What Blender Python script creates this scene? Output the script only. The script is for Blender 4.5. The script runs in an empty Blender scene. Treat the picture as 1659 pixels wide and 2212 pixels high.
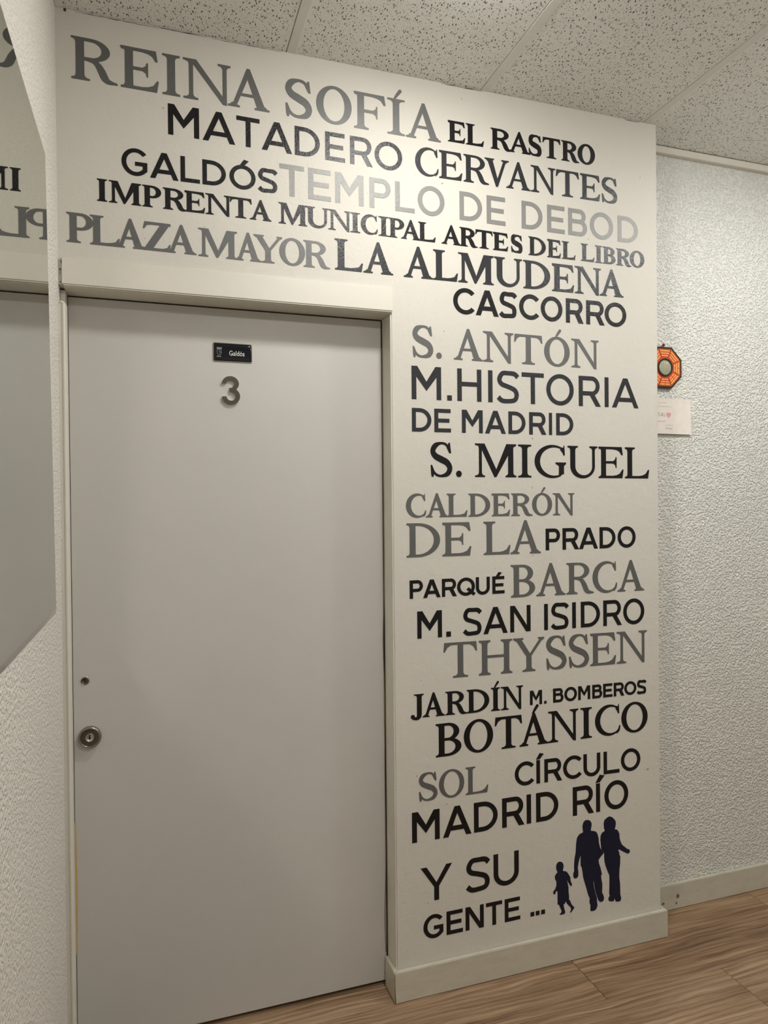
import bpy, bmesh, math, random
from mathutils import Vector, Matrix
from mathutils.geometry import delaunay_2d_cdt

random.seed(7)
sc = bpy.context.scene
COL = sc.collection

# ------------------------------------------------------------------ camera, world, lights, exposure
W_PX, H_PX = 1659, 2212
FOC, YAW, PITCH, ROLL = 1510.155, 0.321501, -0.0090508, -0.0094894
CAM = Vector((0.0, -1.948596, 1.469671))
HC = 2.7411           # ceiling height
XL = -0.2165          # left wall
XJ, X1 = 0.6787, 1.6279   # door jamb edge, right end of the lettered wall
YB = 0.1238           # plane of the stucco wall beyond the corner
fw = Vector((math.sin(YAW)*math.cos(PITCH), math.cos(YAW)*math.cos(PITCH), math.sin(PITCH)))
rt = Vector((math.cos(YAW), -math.sin(YAW), 0))
up = rt.cross(fw)
r2 = rt*math.cos(ROLL) + up*math.sin(ROLL)
u2 = -rt*math.sin(ROLL) + up*math.cos(ROLL)
cam = bpy.data.cameras.new('camera')
cam.sensor_fit = 'VERTICAL'; cam.sensor_height = 24.0
cam.lens = FOC*24.0/H_PX
cam.clip_start = 0.02
camo = bpy.data.objects.new('camera', cam); COL.objects.link(camo)
M = Matrix((r2, u2, -fw)).transposed().to_4x4(); M.translation = CAM
camo.matrix_world = M
sc.camera = camo

world = bpy.data.worlds.new('world'); sc.world = world; world.use_nodes = True
world.node_tree.nodes['Background'].inputs[0].default_value = (0.9, 0.93, 1.0, 1)
world.node_tree.nodes['Background'].inputs[1].default_value = 0.02

LAMPS = [  # x, y, radius, watts, colour
    (0.73, -0.60, 0.085, 12.8, (1.0, 0.98, 0.94)),
    (2.09, -0.68, 0.085, 14.5, (1.0, 0.995, 0.97)),
    (0.81, -2.06, 0.110, 15.5, (1.0, 0.975, 0.93)),
    (2.60, -2.40, 0.085, 8.0, (1.0, 0.98, 0.94)),  # added fill lamp, no known fixture there; raises indirect light on the ceiling
]
sc.view_settings.view_transform = 'Standard'
sc.view_settings.look = 'None'
sc.view_settings.gamma = 1.0
sc.view_settings.use_curve_mapping = False
sc.cycles.blur_glossy = 0.0; sc.cycles.sample_clamp_indirect = 0.0   # keeps the lamp light thrown on the door by the mirror
sc.view_settings.exposure = 0.0

# ------------------------------------------------------------------ helpers
def lin(c):
    return tuple(((v/255)/12.92 if v/255 <= 0.04045 else ((v/255+0.055)/1.055)**2.4) for v in c) + (1,)

def mat(name, col, rough=0.5, metal=0.0, spec=None):
    m = bpy.data.materials.new(name); m.use_nodes = True
    b = m.node_tree.nodes['Principled BSDF']
    b.inputs['Base Color'].default_value = lin(col)
    b.inputs['Roughness'].default_value = rough
    b.inputs['Metallic'].default_value = metal
    if rough > 0.5 and metal == 0 and spec is None: spec = 0.25
    if spec is not None: b.inputs['Specular IOR Level'].default_value = spec
    return m

def nd(m, typ, **kw):
    n = m.node_tree.nodes.new(typ)
    for k, v in kw.items():
        if k in n.inputs: n.inputs[k].default_value = v
        else: setattr(n, k, v)
    return n
def lk(m, a, b): m.node_tree.links.new(a, b)

def pos(m, scale=(1, 1, 1), rot=(0, 0, 0), obj=False):
    if obj: g = nd(m, 'ShaderNodeTexCoord'); out = g.outputs['Object']
    else: g = nd(m, 'ShaderNodeNewGeometry'); out = g.outputs['Position']
    mp = nd(m, 'ShaderNodeMapping'); mp.inputs['Scale'].default_value = scale; mp.inputs['Rotation'].default_value = rot
    lk(m, out, mp.inputs['Vector']); return mp.outputs['Vector']

def bump(m, height, strength=0.5, dist=0.001, prev=None):
    b = nd(m, 'ShaderNodeBump'); b.inputs['Strength'].default_value = strength; b.inputs['Distance'].default_value = dist
    lk(m, height, b.inputs['Height'])
    if prev: lk(m, prev.outputs[0], b.inputs['Normal'])
    lk(m, b.outputs[0], m.node_tree.nodes['Principled BSDF'].inputs['Normal']); return b

def noise(m, vec, scale, detail=2, rough=0.5, dist=0.0):
    n = nd(m, 'ShaderNodeTexNoise'); n.inputs['Scale'].default_value = scale
    n.inputs['Detail'].default_value = detail; n.inputs['Roughness'].default_value = rough; n.inputs['Distortion'].default_value = dist
    lk(m, vec, n.inputs['Vector']); return n.outputs['Fac']

def ramp(m, fac, stops):
    r = nd(m, 'ShaderNodeValToRGB'); e = r.color_ramp.elements
    while len(e) < len(stops): e.new(0.5)
    for i, (p, c) in enumerate(stops):
        e[i].position = p; e[i].color = c if len(c) == 4 else lin(c)
    lk(m, fac, r.inputs['Fac']); return r.outputs['Color']

def math_(m, op, a, b=None):
    n = nd(m, 'ShaderNodeMath'); n.operation = op
    for i, v in enumerate((a, b)):
        if v is None: continue
        if isinstance(v, (int, float)): n.inputs[i].default_value = v
        else: lk(m, v, n.inputs[i])
    return n.outputs[0]

def mixc(m, fac, a, b):
    n = nd(m, 'ShaderNodeMix'); n.data_type = 'RGBA'
    for sock, v in ((n.inputs[0], fac), (n.inputs[6], a), (n.inputs[7], b)):
        if isinstance(v, (int, float)): sock.default_value = v
        elif isinstance(v, tuple): sock.default_value = v
        else: lk(m, v, sock)
    return n.outputs[2]
def base(m): return m.node_tree.nodes['Principled BSDF'].inputs['Base Color']

# mesh helpers -------------------------------------------------------
def box(bm, x0, y0, z0, x1, y1, z1, bev=0.0):
    vs = [bm.verts.new((x, y, z)) for x in (x0, x1) for y in (y0, y1) for z in (z0, z1)]
    f = [(0, 1, 3, 2), (4, 6, 7, 5), (0, 4, 5, 1), (2, 3, 7, 6), (0, 2, 6, 4), (1, 5, 7, 3)]
    fs = [bm.faces.new([vs[i] for i in t]) for t in f]
    if bev:
        es = list({e for q in fs for e in q.edges})
        bmesh.ops.bevel(bm, geom=es, offset=bev, segments=2, affect='EDGES')
    return vs

def link(name, bm, m, parent=None, loc=None, smooth=False):
    """bm is in world space; loc (or the parent's location) becomes the object's origin"""
    bmesh.ops.recalc_face_normals(bm, faces=bm.faces)
    org = Vector(loc) if loc is not None else (parent['_w'] if False else (WLOC[parent.name] if parent else Vector((0, 0, 0))))
    bmesh.ops.translate(bm, verts=bm.verts, vec=-org)
    me = bpy.data.meshes.new(name); bm.to_mesh(me); bm.free()
    if smooth:
        for p in me.polygons: p.use_smooth = True
    for mm in (m if isinstance(m, (list, tuple)) else [m]): me.materials.append(mm)
    o = bpy.data.objects.new(name, me); COL.objects.link(o)
    if parent:
        o.parent = parent; o.location = org - WLOC[parent.name]
    else: o.location = org
    WLOC[o.name] = org
    return o
WLOC = {}

def tag(o, label=None, cat=None, group=None, kind=None):
    if label: o['label'] = label
    if cat: o['category'] = cat
    if group: o['group'] = group
    if kind: o['kind'] = kind
    return o

def empty(name, loc):
    o = bpy.data.objects.new(name, None); COL.objects.link(o); o.location = loc; o.empty_display_size = 0.05
    WLOC[o.name] = Vector(loc); return o

def solid(polys, y, depth, conv, flip=False, eps=1e-5, out=-1):
    """union of flat polygons (2D, any overlaps) -> thin solid; conv maps (u,v)->(x,z); faces -y (out=-1)"""
    vs, fs = [], []
    for P in polys:
        Q = []
        for q in P:
            if not Q or abs(q[0]-Q[-1][0])+abs(q[1]-Q[-1][1]) > 1e-6: Q.append(q)
        if len(Q) > 2 and abs(Q[0][0]-Q[-1][0])+abs(Q[0][1]-Q[-1][1]) < 1e-6: Q.pop()
        if len(Q) < 3: continue
        a = sum(Q[i-1][0]*Q[i][1]-Q[i][0]*Q[i-1][1] for i in range(len(Q)))
        if abs(a) < 1e-9: continue
        if a < 0: Q = Q[::-1]
        fs.append(list(range(len(vs), len(vs)+len(Q)))); vs += [Vector(q) for q in Q]
    rv, re, rf, ov, oe, of = delaunay_2d_cdt(vs, [], fs, 0, eps)
    bm = bmesh.new(); V = []
    for v in rv:
        x, z = conv(v[0], v[1]); V.append(bm.verts.new((x, y, z)))
    for f, o in zip(rf, of):
        if o:
            try: bm.faces.new([V[i] for i in f])
            except ValueError: pass
    for v in [v for v in bm.verts if not v.link_faces]: bm.verts.remove(v)
    front = list(bm.faces)
    edges = [e for e in bm.edges if len(e.link_faces) == 1]
    r = bmesh.ops.extrude_edge_only(bm, edges=edges)
    bmesh.ops.translate(bm, verts=[g for g in r['geom'] if isinstance(g, bmesh.types.BMVert)], vec=(0, depth, 0))
    return bm

# ------------------------------------------------------------------ materials
def plaster(name, col, rough, bscale, bstr, bdist, stucco=False, mott=0.03):
    m = mat(name, col, rough)
    v = pos(m)
    c = lin(col)
    dark = tuple(x*(1-mott*2) for x in c[:3]) + (1,)
    n1 = noise(m, v, 3.0, 4)
    lk(m, mixc(m, n1, dark, c), base(m))
    if stucco:
        a = noise(m, v, bscale, 1.2, 0.5, 0.0)
        b = noise(m, v, bscale*1.9, 1, 0.5, 0.0)
        s = math_(m, 'ADD', math_(m, 'MULTIPLY', a, 0.75), math_(m, 'MULTIPLY', b, 0.25))
        s = ramp(m, s, [(0.36, (0, 0, 0, 1)), (0.50, (0.70, 0.70, 0.70, 1)), (0.66, (1, 1, 1, 1))])
        bump(m, s, bstr, bdist)
    else:
        a = noise(m, v, bscale, 4, 0.6, 0.3)
        b = noise(m, v, bscale*5, 3)
        bump(m, math_(m, 'ADD', a, math_(m, 'MULTIPLY', b, 0.3)), bstr, bdist)
    return m

M_WALL = plaster('white_wall_paint', (209, 205, 196), 0.85, 34, 0.5, 0.0022)
# scuffs near the foot of the lettered wall
def scuffs(m):
    v = pos(m, (1, 1, 1))
    n = noise(m, v, 95, 5, 0.75)
    g = nd(m, 'ShaderNodeNewGeometry'); sp = nd(m, 'ShaderNodeSeparateXYZ'); lk(m, g.outputs['Position'], sp.inputs[0])
    near = math_(m, 'MULTIPLY', ramp(m, sp.outputs[0], [(0.0, (0, 0, 0, 1)), (0.685, (1, 1, 1, 1)), (0.76, (0, 0, 0, 1))]),
                 ramp(m, sp.outputs[2], [(0.1, (0.8, 0.8, 0.8, 1)), (0.35, (1, 1, 1, 1)), (0.5, (0, 0, 0, 1))]))
    sel = math_(m, 'MULTIPLY', ramp(m, n, [(0.60, (0, 0, 0, 1)), (0.66, (1, 1, 1, 1))]), near)
    sp2 = ramp(m, noise(m, pos(m), 60, 2), [(0.735, (0, 0, 0, 1)), (0.76, (1, 1, 1, 1))])
    sel = math_(m, 'MAXIMUM', sel, sp2)
    old = base(m).links[0].from_socket
    lk(m, mixc(m, math_(m, 'MULTIPLY', sel, 0.6), old, lin((110, 100, 85))), base(m))
scuffs(M_WALL)
M_STUCCO = plaster('white_stucco', (222, 222, 215), 0.6, 135, 1.0, 0.0036, True)
M_STUCCO_L = plaster('white_stucco_left', (222, 218, 210), 0.6, 125, 0.9, 0.0030, True)
M_TRIM = mat('satin_white_trim', (212, 208, 197), 0.38)
bump(M_TRIM, noise(M_TRIM, pos(M_TRIM), 60, 3), 0.08, 0.001)
M_BASE = mat('baseboard_paint', (208, 204, 190), 0.35)
_n = noise(M_BASE, pos(M_BASE, (1, 1, 3)), 14, 5, 0.7)
lk(M_BASE, mixc(M_BASE, ramp(M_BASE, _n, [(0.45, (0, 0, 0, 1)), (0.8, (1, 1, 1, 1))]), lin((194, 189, 173)), lin((180, 174, 157))), base(M_BASE))
M_DOOR = mat('grey_door_laminate', (193, 191, 186), 0.40)
bump(M_DOOR, noise(M_DOOR, pos(M_DOOR), 260, 3), 0.12, 0.0006)
M_BLACKGAP = mat('dark_void', (14, 12, 11), 0.9)
M_EDGE = mat('brown_edge_banding', (112, 96, 66), 0.6)
M_PINE = mat('raw_board_edge', (196, 168, 118), 0.7)

def paint(name, col, rough, metal, b=0.35):
    m = mat(name, col, rough, metal, 0.35)
    v = pos(m)
    bump(m, math_(m, 'ADD', noise(m, v, 90, 4, 0.6, 0.4), math_(m, 'MULTIPLY', noise(m, v, 320, 2), 0.5)), b, 0.0016)
    return m
MP = {'black': paint('black_gloss_paint', (10, 10, 13), 0.36, 0.0, 0.6),
      'charcoal': paint('charcoal_paint', (42, 43, 47), 0.36, 0.0, 0.6),
      'silver': paint('silver_grey_paint', (102, 102, 101), 0.50, 0.35),
      'light_silver': paint('pale_silver_paint', (132, 132, 129), 0.48, 0.15, 0.6),
      'navy': paint('navy_paint', (9, 16, 42), 0.45, 0.0)}

# ------------------------------------------------------------------ room shell
def simple(name, m, *boxes, bev=0.0, kind='structure', parent=None, loc=None):
    bm = bmesh.new()
    for b in boxes: box(bm, *b, bev=bev)
    o = link(name, bm, m, parent, loc)
    if kind: o['kind'] = kind
    return o

def stucco_wall(name, m, *b): return simple(name, m, b)
simple('wall_left', M_STUCCO_L, (XL-0.12, -3.4, 0, XL, 0.124, HC))
ZH, ZT = 2.0405, 2.1086
bm = bmesh.new()   # lettered wall with the door opening (one L-shaped solid)
P = [(XL, ZH), (XJ, ZH), (XJ, 0), (X1, 0), (X1, HC), (XL, HC)]
fr = [bm.verts.new((x, 0, z)) for x, z in P]
face = bm.faces.new(fr)
r = bmesh.ops.extrude_face_region(bm, geom=[face])
bmesh.ops.translate(bm, verts=[g for g in r['geom'] if isinstance(g, bmesh.types.BMVert)], vec=(0, YB, 0))
ce = [e for e in bm.edges if all(abs(v.co.x-X1) < 1e-4 and abs(v.co.y) < 1e-4 for v in e.verts)]
bmesh.ops.bevel(bm, geom=ce, offset=0.003, segments=3, affect='EDGES')
link('wall_center', bm, M_WALL)['kind'] = 'structure'
simple('wall_right', M_STUCCO, (X1, YB, 0, 3.4, YB+0.1, HC))
simple('wall_end', M_STUCCO, (3.4, -3.4, 0, 3.5, YB+0.1, HC))
simple('wall_rear', M_STUCCO, (XL-0.12, -3.5, 0, 3.5, -3.4, HC))
simple('light_seal_behind_door', M_BLACKGAP, (XL-0.12, 0.30, 0, X1, 0.34, HC))  # unseen dark closure, added so no light leaks in around the door
simple('slab_above', M_BLACKGAP, (XL-0.12, -3.5, HC+0.2, 3.5, 0.34, HC+0.25))

# floor planks, rows parallel to the lettered wall
M_SUB = mat('subfloor', (60, 45, 32), 0.9)
M_WOOD = mat('oak_laminate', (140, 112, 84), 0.42)
def wood(m):
    oi = nd(m, 'ShaderNodeObjectInfo')
    g = nd(m, 'ShaderNodeNewGeometry')
    cmb = nd(m, 'ShaderNodeCombineXYZ')
    lk(m, math_(m, 'MULTIPLY', oi.outputs['Random'], 37.0), cmb.inputs[0]); lk(m, math_(m, 'MULTIPLY', oi.outputs['Random'], 11.0), cmb.inputs[2])
    ad = nd(m, 'ShaderNodeVectorMath'); ad.operation = 'ADD'
    lk(m, g.outputs['Position'], ad.inputs[0]); lk(m, cmb.outputs[0], ad.inputs[1])
    wn = nd(m, 'ShaderNodeTexNoise'); wn.inputs['Scale'].default_value = 1.0; wn.inputs['Detail'].default_value = 2
    wk = nd(m, 'ShaderNodeMapping'); wk.inputs['Scale'].default_value = (3.2, 7.5, 1); lk(m, ad.outputs[0], wk.inputs['Vector']); lk(m, wk.outputs[0], wn.inputs['Vector'])
    wa = nd(m, 'ShaderNodeVectorMath'); wa.operation = 'MULTIPLY_ADD'; lk(m, wn.outputs['Color'], wa.inputs[0]); wa.inputs[1].default_value = (0.0, 0.038, 0.0); lk(m, ad.outputs[0], wa.inputs[2])
    def mp(s):
        k = nd(m, 'ShaderNodeMapping'); k.inputs['Scale'].default_value = s; lk(m, wa.outputs[0], k.inputs['Vector']); return k.outputs[0]
    wav = noise(m, mp((0.9, 9, 3)), 1.6, 3, 0.55, 0.8)      # broad cathedral figure
    wv = nd(m, 'ShaderNodeTexWave'); wv.bands_direction = 'Y'; wv.inputs['Scale'].default_value = 3.2
    wv.inputs['Distortion'].default_value = 9.0; wv.inputs['Detail'].default_value = 4; wv.inputs['Detail Scale'].default_value = 1.4
    lk(m, mp((0.55, 5.0, 2)), wv.inputs['Vector'])
    fine = noise(m, mp((3.5, 170, 20)), 1.0, 5, 0.65, 0.15)
    mid = noise(m, mp((1.3, 55, 10)), 1.0, 4, 0.6, 1.1)
    s = math_(m, 'ADD', math_(m, 'MULTIPLY', wav, 0.34), math_(m, 'MULTIPLY', wv.outputs['Fac'], 0.05))
    s = math_(m, 'ADD', s, math_(m, 'MULTIPLY', fine, 0.36)); s = math_(m, 'ADD', s, math_(m, 'MULTIPLY', mid, 0.27))
    s = math_(m, 'ADD', s, math_(m, 'MULTIPLY', math_(m, 'SUBTRACT', oi.outputs['Random'], 0.5), 0.06))
    c = ramp(m, s, [(0.36, (86, 63, 43)), (0.46, (124, 97, 72)), (0.54, (146, 119, 92)), (0.66, (178, 152, 123))])
    pits = ramp(m, noise(m, mp((8, 260, 20)), 1.0, 2, 0.5), [(0.30, (0.55, 0.55, 0.55, 1)), (0.38, (1, 1, 1, 1))])
    mu = nd(m, 'ShaderNodeMix'); mu.data_type = 'RGBA'; mu.blend_type = 'MULTIPLY'; mu.inputs[0].default_value = 0.6
    lk(m, c, mu.inputs[6]); lk(m, pits, mu.inputs[7]); lk(m, mu.outputs[2], base(m))
    bump(m, fine, 0.25, 0.0008)
wood(M_WOOD)
floor = empty('floor', (0, 0, 0)); floor['kind'] = 'structure'
simple('subfloor', M_SUB, (XL-0.12, -3.5, -0.03, 3.5, 0.34, -0.009), kind=None, parent=floor)
PW, PL = 0.19, 1.27
y0s = [-0.20 + PW*k for k in range(-17, 4)]
for k, y0 in enumerate(y0s):
    row = k-17
    off = (1.266 - 0.4233*row) % PL
    x = off - PL
    while x < 3.4:
        xa, xb = max(x, XL-0.02), min(x+PL, 3.39)
        ya, yb = max(y0, -3.39), min(y0+PW, 0.29)
        if xb-xa > 0.01 and yb-ya > 0.01:
            bm = bmesh.new(); g = 0.0007
            vs = box(bm, xa+g, ya+g*.3, -0.009, xb-g, yb-g*.3, 0.0)
            te = [e for e in bm.edges if all(v.co.z > -0.001 for v in e.verts)]
            bmesh.ops.bevel(bm, geom=te, offset=0.0005, segments=1, affect='EDGES')
            link('plank', bm, M_WOOD, floor, loc=((xa+xb)/2, (ya+yb)/2, 0))
        x += PL

# ceiling: mineral tiles on exposed bars
M_TILE = mat('mineral_ceiling_tile', (196, 195, 188), 0.85)
def tile(m):
    def layer(rot, sx, sy, thr, off):
        g = nd(m, 'ShaderNodeNewGeometry')
        k = nd(m, 'ShaderNodeMapping'); k.inputs['Location'].default_value = off; k.inputs['Rotation'].default_value = (0, 0, rot); k.inputs['Scale'].default_value = (1, 1, 1)
        wn = nd(m, 'ShaderNodeTexNoise'); wn.inputs['Scale'].default_value = 38; lk(m, g.outputs['Position'], wn.inputs['Vector'])
        sub = nd(m, 'ShaderNodeVectorMath'); sub.operation = 'MULTIPLY_ADD'
        lk(m, wn.outputs['Color'], sub.inputs[0]); sub.inputs[1].default_value = (0.011, 0.011, 0); lk(m, g.outputs['Position'], sub.inputs[2])
        lk(m, sub.outputs[0], k.inputs['Vector'])
        k2 = nd(m, 'ShaderNodeMapping'); k2.inputs['Scale'].default_value = (sx, sy, 0); lk(m, k.outputs[0], k2.inputs['Vector'])
        v = nd(m, 'ShaderNodeTexVoronoi'); v.voronoi_dimensions = '2D'; v.inputs['Scale'].default_value = 1; lk(m, k2.outputs[0], v.inputs['Vector'])
        sp = nd(m, 'ShaderNodeSeparateColor'); lk(m, v.outputs['Color'], sp.inputs[0])
        th = math_(m, 'MULTIPLY', math_(m, 'MULTIPLY', sp.outputs[0], sp.outputs[1]), thr*2.6)
        return math_(m, 'LESS_THAN', v.outputs['Distance'], math_(m, 'MINIMUM', th, thr*1.25))
    a = layer(0.35, 118, 42, 0.140, (0, 0, 0))
    b = layer(-0.28, 118, 44, 0.135, (1.7, 0.3, 0))
    c = layer(0.0, 160, 130, 0.14, (0.4, 2.3, 0))
    s = math_(m, 'MAXIMUM', a, math_(m, 'MAXIMUM', b, c))
    # plain border along the tile edges: tiles repeat every 0.6 m in x
    sp = nd(m, 'ShaderNodeSeparateXYZ'); g = nd(m, 'ShaderNodeNewGeometry'); lk(m, g.outputs['Position'], sp.inputs[0])
    fr = math_(m, 'FRACT', math_(m, 'MULTIPLY', math_(m, 'ADD', sp.outputs[0], 0.6*3-0.3732), 1/0.6))
    keep = math_(m, 'MULTIPLY', math_(m, 'GREATER_THAN', fr, 0.052), math_(m, 'LESS_THAN', fr, 0.992))
    s = math_(m, 'MULTIPLY', s, keep)
    n = noise(m, pos(m), 25, 4)
    plain = mixc(m, n, lin((231, 232, 227)), lin((240, 241, 236)))
    lk(m, mixc(m, math_(m, 'MULTIPLY', s, 0.86), plain, lin((30, 28, 25))), base(m))
    bump(m, math_(m, 'SUBTRACT', math_(m, 'MULTIPLY', noise(m, pos(m), 400, 3), 0.3), s), 0.5, 0.0015)
tile(M_TILE)
M_BAR = mat('ceiling_bar_enamel', (224, 224, 218), 0.6)
ceiling = empty('ceiling', (0, 0, HC)); ceiling['kind'] = 'structure'
xs = [0.3732+0.6*k for k in range(-1, 7)]
ys = [YB, YB-1.2, YB-2.4, -3.4]
for i in range(len(xs)-1):
    for j in range(3):
        xa, xb = max(xs[i]+0.0016, XL), min(xs[i+1], 3.4)
        bm = bmesh.new(); box(bm, xa, ys[j+1]+0.001, HC+0.0005, xb, ys[j], HC+0.016, bev=0.0012)
        link('ceiling_tile', bm, M_TILE, ceiling, loc=((xa+xb)/2, (ys[j]+ys[j+1])/2, HC))
for x in xs[:-1]:
    if x < XL: continue
    bm = bmesh.new(); box(bm, x+0.0022, -3.399, HC-0.0007, x+0.025, -0.0005 if x < X1-0.02 else YB-0.02, HC+0.0004)
    link('ceiling_bar', bm, M_BAR, ceiling)
for y in ys[1:-1]:
    bm = bmesh.new(); box(bm, XL, y-0.012, HC-0.0013, 3.399, y+0.012, HC+0.0004)
    link('ceiling_bar', bm, M_BAR, ceiling)
M_CRACK = mat('ceiling_joint_shadow', (70, 66, 60), 0.9)
simple('trim_5', M_TRIM, (X1+0.0005, YB-0.020, HC-0.026, 3.399, YB, HC-0.0015), bev=0.0015)   # angle trim of the stucco wall

# baseboards
TB, HB = 0.0147, 0.0917
def prof_box(bm, x0, y0, x1, y1, z1, bev=0.002):
    vs = box(bm, x0, y0, 0.0022, x1, y1, z1)
    te = [e for e in bm.edges if all(v.co.z > z1-1e-4 for v in e.verts) and all(v in vs for v in e.verts)]
    bmesh.ops.bevel(bm, geom=te, offset=bev, segments=2, affect='EDGES')
bb = empty('baseboard_center', (XJ, 0, 0)); bb['kind'] = 'structure'
def mitred(pts):
    bm = bmesh.new(); n = len(pts)
    a = [bm.verts.new((x, y, 0.0022)) for x, y in pts]; b = [bm.verts.new((x, y, HB)) for x, y in pts]
    bm.faces.new(a[::-1]); bm.faces.new(b)
    for i in range(n): bm.faces.new((a[i], a[(i+1) % n], b[(i+1) % n], b[i]))
    te = [e for e in bm.edges if all(v.co.z > HB-1e-4 for v in e.verts)]
    bmesh.ops.bevel(bm, geom=te, offset=0.0018, segments=2, affect='EDGES'); return bm
bm = mitred([(XJ-TB+0.0016, -TB), (X1+TB, -TB), (X1+TB, -0.0002), (XJ+0.0002, -0.0002)]); link('front_board', bm, M_BASE, bb)
bm = mitred([(XJ-TB, -TB+0.0010), (XJ-0.0003, 0.0), (XJ-0.0003, 0.0735), (XJ-TB, 0.0735)]); link('return_board', bm, M_BASE, bb)
bm = bmesh.new(); prof_box(bm, X1+0.0004, 0.0003, X1+TB, YB-0.0003, HB); link('end_return_board', bm, M_BASE, bb)
bm = bmesh.new(); bm.free(); bm = solid([[(XJ-TB+.0002, .004), (XJ-TB+.0042, .004), (XJ-TB+.0022, .030), (XJ-TB+.0012, .060), (XJ-TB+.0006, .055), (XJ-TB+.0006, .03)]], -TB-0.0003, 0.0004, lambda u, v: (u, v)); link('mitre_gap', bm, M_EDGE, bb)
br = empty('baseboard_right', (X1, YB, 0)); br['kind'] = 'structure'
bm = bmesh.new(); prof_box(bm, X1+TB+0.0004, YB-TB, 3.399, YB-0.0002, HB); link('board', bm, M_BASE, br)
M_CHIP = mat('chipped_paint', (122, 102, 78), 0.8)
def blob(cx, cz, rx, rz, n=11, seed=0, jag=0.35):
    rnd = random.Random(seed)
    return [(cx+rx*(1-jag*rnd.random())*math.cos(2*math.pi*i/n), cz+rz*(1-jag*rnd.random())*math.sin(2*math.pi*i/n)) for i in range(n)]
for cx, cz, rx, rz, sd in ((1.792, 0.046, 0.009, 0.010, 3), (1.786, 0.022, 0.005, 0.006, 5), (1.728, 0.030, 0.007, 0.005, 8)):
    link('paint_chip', solid([blob(cx, cz, rx, rz, seed=sd)], YB-TB-0.0006, 0.0005, lambda u, v: (u, v)), M_CHIP, br)
M_PIT = mat('plaster_pit', (20, 18, 16), 0.9)
jc = empty('trim_4', (XL, 0, HC)); jc['kind'] = 'structure'
def crack(x0, x1, z, th, sd):
    rnd = random.Random(sd); n = max(4, int((x1-x0)/.012)); P = []
    for i in range(n+1):
        x = x0+(x1-x0)*i/n; P.append((x, z+rnd.uniform(-.0006, .0006), th*(.25+.75*rnd.random())*min(1, 4*min(i+.3, n-i+.3)/n)))
    return vstroke(P, sm=False)
# baseboards outside the view
simple('baseboard_left', M_BASE, (XL, -3.39, 0.001, XL+0.012, -0.9, HB))

# door opening: header board, jamb strips, liners
YD = 0.078
tr = empty('trim_1', (XL, 0, ZH)); tr['kind'] = 'structure'
bm = bmesh.new(); box(bm, XL+0.0085, -0.0075, ZH, XJ+0.0008, -0.0004, ZT, bev=0.0012); link('header_board', bm, M_TRIM, tr)
bm = bmesh.new(); box(bm, XL+0.012, 0.0005, ZH-0.0052, XJ-0.0002, YD+0.002, ZH-0.0002); link('head_liner', bm, M_TRIM, tr)
bm = bmesh.new(); box(bm, XL+0.012, -0.0055, ZH-0.0026, XJ-0.0002, 0.0060, ZH-0.0002); link('head_bead', bm, M_TRIM, tr)
tj = empty('trim_2', (XJ, 0, 0)); tj['kind'] = 'structure'
bm = bmesh.new(); box(bm, XJ-0.0048, 0.0012, 0.0, XJ-0.0002, YD+0.0, ZH-0.006, bev=0.0006); link('jamb_liner', bm, M_TRIM, tj)
tl = empty('trim_3', (XL, 0, 0)); tl['kind'] = 'structure'
bm = bmesh.new()
def prism(bm, pts, z0, z1):   # pts in xy
    a = [bm.verts.new((x, y, z0)) for x, y in pts]; b = [bm.verts.new((x, y, z1)) for x, y in pts]
    bm.faces.new(a[::-1]); bm.faces.new(b)
    n = len(pts)
    for i in range(n): bm.faces.new((a[i], a[(i+1) % n], b[(i+1) % n], b[i]))
prism(bm, [(XL+0.0002, -0.010), (XL+0.0082, -0.010), (XL+0.0095, -0.0125), (XL+0.0125, -0.013), (XL+0.0150, -0.011), (XL+0.0172, -0.003), (XL+0.0172, 0.030), (XL+0.0002, 0.030)], 0.0, 1.995)
te = [e for e in bm.edges if all(v.co.z > 1.99 for v in e.verts)]
bmesh.ops.bevel(bm, geom=te, offset=0.004, segments=3, affect='EDGES')
link('jamb_strip', bm, M_TRIM, tl)
bm = bmesh.new(); box(bm, XL+0.0002, 0.0305, 0.0, XL+0.0125, YD-0.0005, ZH-0.006, bev=0.0008); link('stop_strip', bm, M_TRIM, tl)

# door leaf
door = empty('door_1', (XL+0.01, YD, 0)); door['kind'] = 'structure'
DX0, DX1 = XL+0.0135, XJ-0.0085
bm = bmesh.new(); box(bm, DX0, YD, 0.0145, DX1, YD+0.035, ZH-0.0090, bev=0.001); link('door_leaf', bm, M_DOOR, door)
# loose edge banding bulging beside the right jamb
def ribbon(name, pts, m, y0, y1, par):      # pts: (z, xa, xb)
    bm = bmesh.new(); rows = []
    for z, xa, xb in pts:
        rows.append([bm.verts.new(c) for c in ((xa, y0, z), (xb, y0, z), (xb, y1, z), (xa, y1, z))])
    for a, b in zip(rows, rows[1:]):
        for i in range(4): bm.faces.new((a[i], a[(i+1) % 4], b[(i+1) % 4], b[i]))
    bm.faces.new(rows[0][::-1]); bm.faces.new(rows[-1])
    return link(name, bm, m, par)
def bulge(z):
    b = 0.0
    for c, wd, a in ((1.05, 0.09, 0.0035), (0.20, 0.13, 0.0060), (0.62, 0.2, 0.0015)): b += a*math.exp(-((z-c)/wd)**2)
    return b
zz = [0.10+0.05*i for i in range(38)]
ribbon('edge_band', [(z, DX1+0.0002-bulge(z), DX1+0.0016-bulge(z)+0.0008) for z in zz], M_EDGE, YD-0.0012, YD+0.03, door)
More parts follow.
